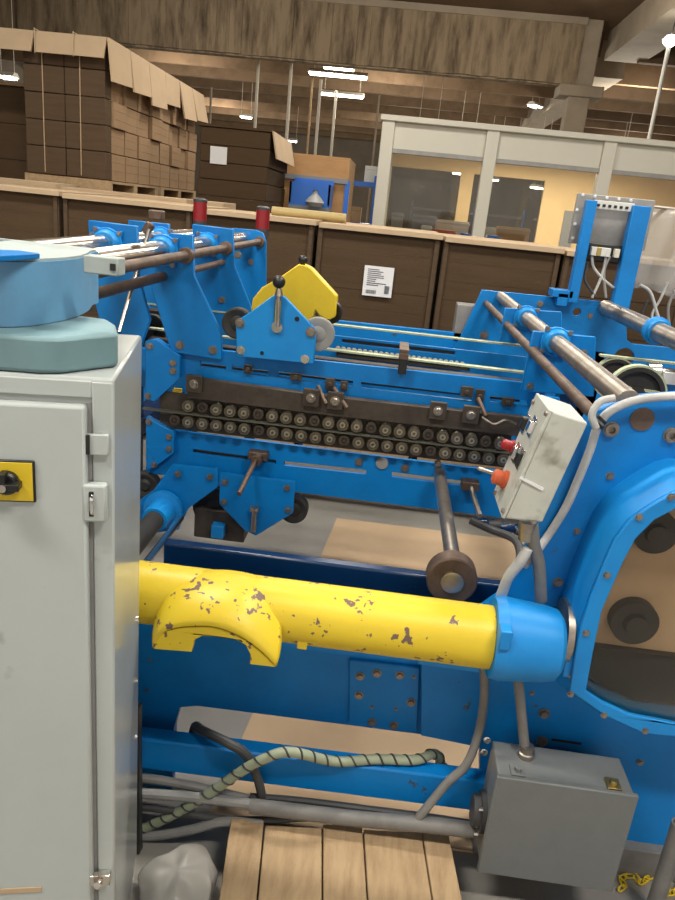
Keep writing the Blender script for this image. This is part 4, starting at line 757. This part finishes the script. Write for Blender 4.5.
C(lambda b: b.box((-.615, -.004, zd+.008), (dx+.006, 0, CZ-.004)), 'top_rail', 'enamel_grey', .002)
def cabz(py, px=100): return W(px, py, Y=.97).z
for y0 in (444,):
    z = cabz(y0); lt = C(lambda b: b.box((dx-.004, -.012, z-.016), (-.006, -.004, z+.016)), 'latch', 'enamel_grey', .002); C(lambda b: b.box((dx-.002, -.016, z-.014), (dx+.004, -.012, z+.016)), 'latch_slot', 'black', .001, lt)
z = cabz(500); hd = C(lambda b: b.box((dx-.006, -.022, z-.030), (-.008, -.004, z+.030)), 'latch', 'enamel_grey', .004)
C(lambda b: b.box((dx+.003, -.0235, z-.020), (dx+.010, -.0215, z+.020)), 'latch_slot', 'black', .002, hd); C(lambda b: b.tube([(dx+.0075, -.022, z-.015), (dx+.0075, -.026, z-.008), (dx+.0075, -.026, z+.008), (dx+.0075, -.022, z+.015)], .003, 8), 'pull', 'chrome', 0, hd)
z = cabz(874); bl_ = C(lambda b: b.box((dx-.006, -.02, z-.012), (-.006, -.004, z+.012)).cyl((dx+.01, -.02, z), (dx+.01, -.032, z+.004), .008, n=10), 'latch', 'steel_bright', .002); C(lambda b: b.box((dx+.003, -.03, z+.006), (dx+.012, -.02, z+.024)), 'latch_tongue', 'steel', .001, bl_)
# rotary switch on the door
def ondoor(px, py):
    inv = CM.inverted(); o = inv @ CP; d = inv.to_3x3() @ ray(px, py); t = (-.018-o.y)/d.y; return o+d*t
c = ondoor(7, 480); hw = ondoor(36, 480).x-c.x
sw = C(lambda b: b.box((c.x-hw, -.023, c.z-hw*.82), (c.x+hw, -.018, c.z+hw*.82)), 'rotary_switch', 'black', .003, door)
C(lambda b: b.box((c.x-hw+.003, -.0245, c.z-hw*.82+.003), (c.x+hw-.003, -.023, c.z+hw*.82-.003)), 'switch_plate', 'yellow', .001, door, 'yellow switch plate')
C(lambda b: b.lathe((c.x+.002, -.0245, c.z), (0, -1, 0), [(0, .018), (.008, .018), (.012, .014), (.012, .0)], 24).box((c.x-.02, -.05, c.z-.005), (c.x+.024, -.03, c.z+.005)).box((c.x-.003, -.05, c.z+.0), (c.x+.006, -.03, c.z+.02)), 'switch_knob', 'black', .001, door)
C(lambda b: b.cyl((c.x+.002, -.05, c.z), (c.x+.002, -.053, c.z), .006, n=14), 'knob_cap', 'steel_bright', 0, door)
c2 = ondoor(18, 890); C(lambda b: b.box((c2.x-.04, -.020, c2.z-.006), (ondoor(42, 890).x, -.018, c2.z+.006)), 'name_plate', 'board_light', .001, door, 'worn tan name plate')
for zz in (.45, .60, .75): C(lambda b: b.cyl((-.0, .31, zz), (.004, .31, zz), .006, n=10), 'side_screw', 'chrome', 0)
# teal block and pale blue drum on top of the cabinet
def prism(poly, z0, z1): n = len(poly); return MB().add([(x, y, z0) for x, y in poly]+[(x, y, z1) for x, y in poly], [tuple(range(n-1, -1, -1)), tuple(range(n, 2*n))]+[(k, (k+1) % n, n+(k+1) % n, n+k) for k in range(n)])
def spl(pts, n=5): return [(p.x, p.y) for p in smooth_path([Vector((x, y, 0)) for x, y in pts], n)]
def onz(pts, z): return [(p.x, p.y) for p in (W(x, y, Z=z) for x, y in pts)]
ft = onz([(-60, 366), (0, 371), (40, 374), (62, 374), (118, 367)], CZ+.001)
tz = CZ+.053
pr = (Matrix.Rotation(PHI, 3, 'Z') @ Vector((0, 1, 0)))
e = ft[-1]; ft2 = ft+[(e[0]-.030, e[1]+.07), (e[0]-.06, e[1]+.11), (ft[0][0]-.05, ft[0][1]+.24)]
o = tag(prism(ft2, CZ+.001, tz).build('mounting_block', 'teal_pale', None, .006), 'faded teal mounting block lying on the grey cabinet', 'block')
fd = onz([(-90, 318), (-40, 324), (0, 327), (30, 326), (56, 322), (76, 317), (88, 311), (93, 305)], tz+.001)
e = fd[-1]; fd2 = fd+[(e[0]-.002, e[1]+.03), (e[0]-.015, e[1]+.045), (e[0]-.05, e[1]+.055), (e[0]-.3, e[1]+.06), (fd[0][0]-.02, e[1]+.05)]
fd2 = spl(fd2, 6)
dz = tz+.093
dm_ = root('motor_drum', (fd[3][0], fd[3][1]+.1, tz), 'pale blue rounded drum housing on the teal block', 'housing')
prism(fd2, tz+.001, dz).build('shell', 'blue_pale', dm_, .008, seg=3)
cxm = sum(p[0] for p in fd2)/len(fd2); cym = sum(p[1] for p in fd2)/len(fd2)
prism([(cxm+(x-cxm)*.97, cym+(y-cym)*.95) for x, y in fd2], dz, dz+.004).build('lid', 'bracket_pale', dm_, .003)
prism(onz([(-60, 262), (0, 262), (40, 259), (20, 256), (-60, 253)], dz+.004), dz+.0045, dz+.012).build('blue_patch', 'blue', dm_, .001)
p0 = W(50, 295, Y=fd[3][1]-.0); 
a = W(90, 268, Y=1.08); b = W(122, 267, Y=1.08)
lg = MB().box((a.x-.004, 1.065, b.z-.013), (b.x, 1.095, b.z+.013)).build('lug', 'bracket_pale', dm_, .002); MB().box((b.x-.012, 1.063, b.z-.005), (b.x-.004, 1.066, b.z+.005)).build('lug_hole', 'black', dm_)
# ------------------------------------------------------------------ pallet in the foreground
PZT = .12
A = W(230, 821, Z=PZT); B = W(448, 832, Z=PZT); d = (W(217, 900, Z=PZT)-A); d.z = 0; d = (d.normalized()+Vector((.12, -1, 0)).normalized()).normalized()
pl = root('wooden_pallet', ((A+B)/2+d*.5).to_tuple()[:2]+(0,), 'weathered wooden pallet on the floor in front of the machine', 'pallet')
ed = [230, 264.5, 322.5, 363, 421.5, 449]
u = (B-A)
for k in range(5):
    p = W(ed[k]+.8, 821+.05*(ed[k]-230), Z=PZT); q = W(ed[k+1]-.8, 821+.05*(ed[k+1]-230), Z=PZT); L = 1.0; dn = Vector((0, 0, -.018)); j = d*random.uniform(-.01, .01)
    dl = d
    MB().hexa([p+dn+j, q+dn+j, q+dl*L+dn, p+dl*L+dn, p+j, q+j, q+dl*L, p+dl*L]).build('deck_board', 'wood', pl, .002)
    MB().hexa([p+Vector((0, 0, -.102)), q+Vector((0, 0, -.102)), q+dl*L+Vector((0, 0, -.102)), p+dl*L+Vector((0, 0, -.102)), p+Vector((0, 0, -.12)), q+Vector((0, 0, -.12)), q+dl*L+Vector((0, 0, -.12)), p+dl*L+Vector((0, 0, -.12))]).build('base_board', 'wood', pl, .002) if k % 2 == 0 else None
for t in (.02, .47, .93):
    p = A+d*t; q = B+d*t; MB().hexa([p+Vector((0, 0, -.10)), q+Vector((0, 0, -.10)), q+d*.05+Vector((0, 0, -.10)), p+d*.05+Vector((0, 0, -.10)), p+Vector((0, 0, -.019)), q+Vector((0, 0, -.019)), q+d*.05+Vector((0, 0, -.019)), p+d*.05+Vector((0, 0, -.019))]).build('stringer', 'wood', pl, .002)
# ------------------------------------------------------------------ boards and cables on the floor
c4 = [W(337, 519, Z=0), W(556, 546, Z=0)]; n1 = W(252, 716, Z=0)
lx = (c4[0]-n1).normalized(); near = n1-lx*.42; rt = c4[1]-c4[0]
MBq = MB().hexa([near, near+rt, c4[1], c4[0], near+Vector((0, 0, .006)), near+rt+Vector((0, 0, .006)), c4[1]+Vector((0, 0, .006)), c4[0]+Vector((0, 0, .006))])
tag(MBq.build('cardboard_sheet', 'floor_board'), 'large tan cardboard sheet lying on the floor under the machine', 'cardboard sheet')
def cable(name, pts, r, m, label, cat='cable', n=10):
    return tag(MB().tube([Vector(p) for p in pts], r, n).build(name, m), label, cat)
def wp(l, Y=None, Z=None): return [W(x, y, Y=Y) if Z is None else W(x, y, Z=Z) for x, y in l]
def over_rail(px, y, up): q = W(px, 739+(px-140)*.125, Y=1.49); return Vector((q.x, y, q.z+up))     # a point above the blue bottom rail
cable('cable', wp([(90, 792), (150, 794), (210, 799), (262, 806), (300, 812)], Y=1.43), .013, 'cable_grey', 'pale grey cable, topmost of the bundle beside the cabinet')
cable('cable', wp([(90, 806), (150, 808), (215, 818), (262, 820), (340, 818), (440, 832)], Y=1.43), .009, 'cable_dark', 'dark cable running through the middle of the bundle')
cable('cable', wp([(80, 838), (150, 836), (190, 830), (222, 822), (262, 824)], Y=1.42), .012, 'cable_grey', 'grey cable, lowest of the bundle beside the cabinet')
cable('cable', wp([(90, 776), (150, 779), (200, 788), (250, 800), (280, 810)], Y=1.46), .012, 'conduit', 'thick brownish grey cable right under the blue rail')
cable('conduit_run', wp([(250, 806), (300, 812), (360, 819), (420, 824), (473, 830)], Y=1.43), .019, 'conduit', 'thick grey conduit running into the junction box', 'conduit', 14)
cable('conduit_run', wp([(250, 797), (300, 801), (380, 811), (440, 819), (478, 825)], Y=1.46), .010, 'cable_dark', 'thin dark conduit behind the thick grey one', 'conduit')
cable('black_hose', [over_rail(184, 1.567, -.06), over_rail(188, 1.556, .004), over_rail(200, 1.515, .028)]+wp([ (226, 742), (246, 755), (258, 780), (264, 808)], Y=1.459), .012, 'cable_dark', 'dark hose looping over the blue rail', 'hose')
gh = root('spiral_wrapped_hose', W(250, 770, Y=1.42), 'green hose with dark spiral wrap crossing the blue rail', 'hose')
gp = wp([(110, 840), (140, 830), (178, 812), (210, 793), (240, 772), (264, 759), (290, 752), (330, 757), (370, 766), (430, 785)], Y=1.43)[:6]+[W(290, 752, Y=1.445), over_rail(335, 1.478, .017), over_rail(375, 1.505, .0155), over_rail(415, 1.52, .0155), over_rail(436, 1.555, .012), over_rail(448, 1.567, -.05)]
MB().tube(gp, .0125, 12).build('hose', 'hose_wrap', gh)
sp = smooth_path(gp, 14); L = 0; hel = []
for i in range(len(sp)-1):
    dd = (sp[i+1]-sp[i]); uu, vv, _ = frame_of(dd)
    for k in range(3):
        pt = sp[i]+dd*(k/3); hel.append(pt+(uu*math.cos(L)+vv*math.sin(L))*.0125); L += dd.length/3/.036*2*math.pi
MB().tube(hel, .0028, 5, sm=0).build('spiral_wrap', 'cable_dark', gh)
# clear bag and dark wedge by the cabinet, chain and pipe at lower right
random.seed(4); bg = MB(); c = W(178, 880, Z=.05); bgv = []
for i in range(7):
    for k in range(14):
        t = 2*math.pi*k/14; f = math.sin(math.pi*(i+.6)/7.2); r = .10*f*(1+.3*random.uniform(-1, 1)); bgv.append((c.x+r*math.cos(t)*1.0, c.y+r*math.sin(t)*1.1, .002+.085*(i/6)*(1+.25*random.uniform(-1, 1))))
bg.add(bgv, [(i*14+k, i*14+(k+1) % 14, (i+1)*14+(k+1) % 14, (i+1)*14+k) for i in range(6) for k in range(14)]+[tuple(range(13, -1, -1)), tuple(range(84, 98))])
bgo = bg.build('plastic_bag', 'bag_film', None, 0, 80); bgo.modifiers.new('soft', 'SUBSURF').levels = 2; bgo.modifiers['soft'].render_levels = 2
tag(bgo, 'crumpled greyish plastic bag on the floor between cabinet and pallet', 'bag')
p = W(134, 720, Y=1.36); q = W(131, 900, Y=1.30)
tag(MB().hexa([(p.x-.01, 1.375, 0), (p.x+.012, 1.375, 0), (p.x+.012, 1.40, 0), (p.x-.01, 1.40, 0), (p.x-.002, 1.375, .45), (p.x+.006, 1.375, .45), (p.x+.006, 1.40, .45), (p.x-.002, 1.40, .45)]).build('reflection_strip', 'black', None, .003), 'narrow black strip standing in for a dark reflection in the cabinet side', 'reflection strip')  # added black wedge in place of a reflection in the glossy cabinet side
p = W(669, 860, Y=1.42); fp = root('floor_conduit', (p.x, 1.42, 0), 'short brownish grey pipe standing at the lower right edge', 'pipe'); zt = W(669, 822, Y=1.42).z
MB().lathe((p.x, 1.42, 0), (0, 0, 1), [(0, .02), (zt, .02), (zt, .016), (zt-.02, .015)], 16).build('pipe', 'conduit', fp); MB().lathe((p.x, 1.42, 0), (0, 0, 1), [(0, .034), (.015, .034), (.018, .022)], 16).build('foot_ring', 'conduit', fp)
ch = root('plastic_chain', W(645, 882, Z=0), 'yellow plastic chain lying on the floor below the junction box', 'chain')
cp = smooth_path([W(x, y, Z=.008) for x, y in ((617, 890), (624, 886), (622, 878), (634, 876), (641, 882), (652, 876), (664, 877), (668, 886), (664, 893), (674, 892), (680, 884))], 8)
lk = MB(); lr_ = []
for k in range(16): t = 2*math.pi*k/16; lr_.append(((.013 if math.cos(t) > 0 else -.013)*abs(math.cos(t))**.7, .0065*math.sin(t), 0))
lk.tube(lr_+[lr_[0]], .0024, 6, sm=0); lm = lk.mesh('chain_link', 'yellow')
acc = 0; flip = 0
for i in range(len(cp)-1):
    dd = cp[i+1]-cp[i]; acc += dd.length
    if acc > .017:
        acc = 0; flip ^= 1; link('chain_link', lm, ch, Matrix.Translation(cp[i]) @ Matrix.Rotation(math.atan2(dd.y, dd.x), 4, 'Z') @ Matrix.Rotation(math.pi/3*flip, 4, 'X'))
# hanging clear sheet at the right edge, behind the uprights
v = []; nx, nz = 9, 8; a = W(648, 207, Y=3.85); b = W(720, 300, Y=3.85)
for i in range(nz+1):
    for k in range(nx+1): t = k/nx; s = i/nz; v.append((a.x+(b.x-a.x)*t-.04*s, 3.86+.03*math.sin(5*t*3+2*s), a.z+(b.z-a.z)*s+.02*math.sin(7*t)*(s > .9)))
f = [(i*(nx+1)+k, i*(nx+1)+k+1, (i+1)*(nx+1)+k+1, (i+1)*(nx+1)+k) for i in range(nz) for k in range(nx)]
sheet = MB().add(v, f).build('clear_curtain', 'clear_film', mach, 0, 60); sheet['label'] = 'clear plastic curtain'
m_ = sheet.modifiers.new('thick', 'SOLIDIFY'); m_.thickness = .002
MB().cyl((a.x-.02, 3.86, a.z+.005), (b.x+.02, 3.86, a.z+.0), .008, n=10).build('curtain_rail', 'steel', mach)
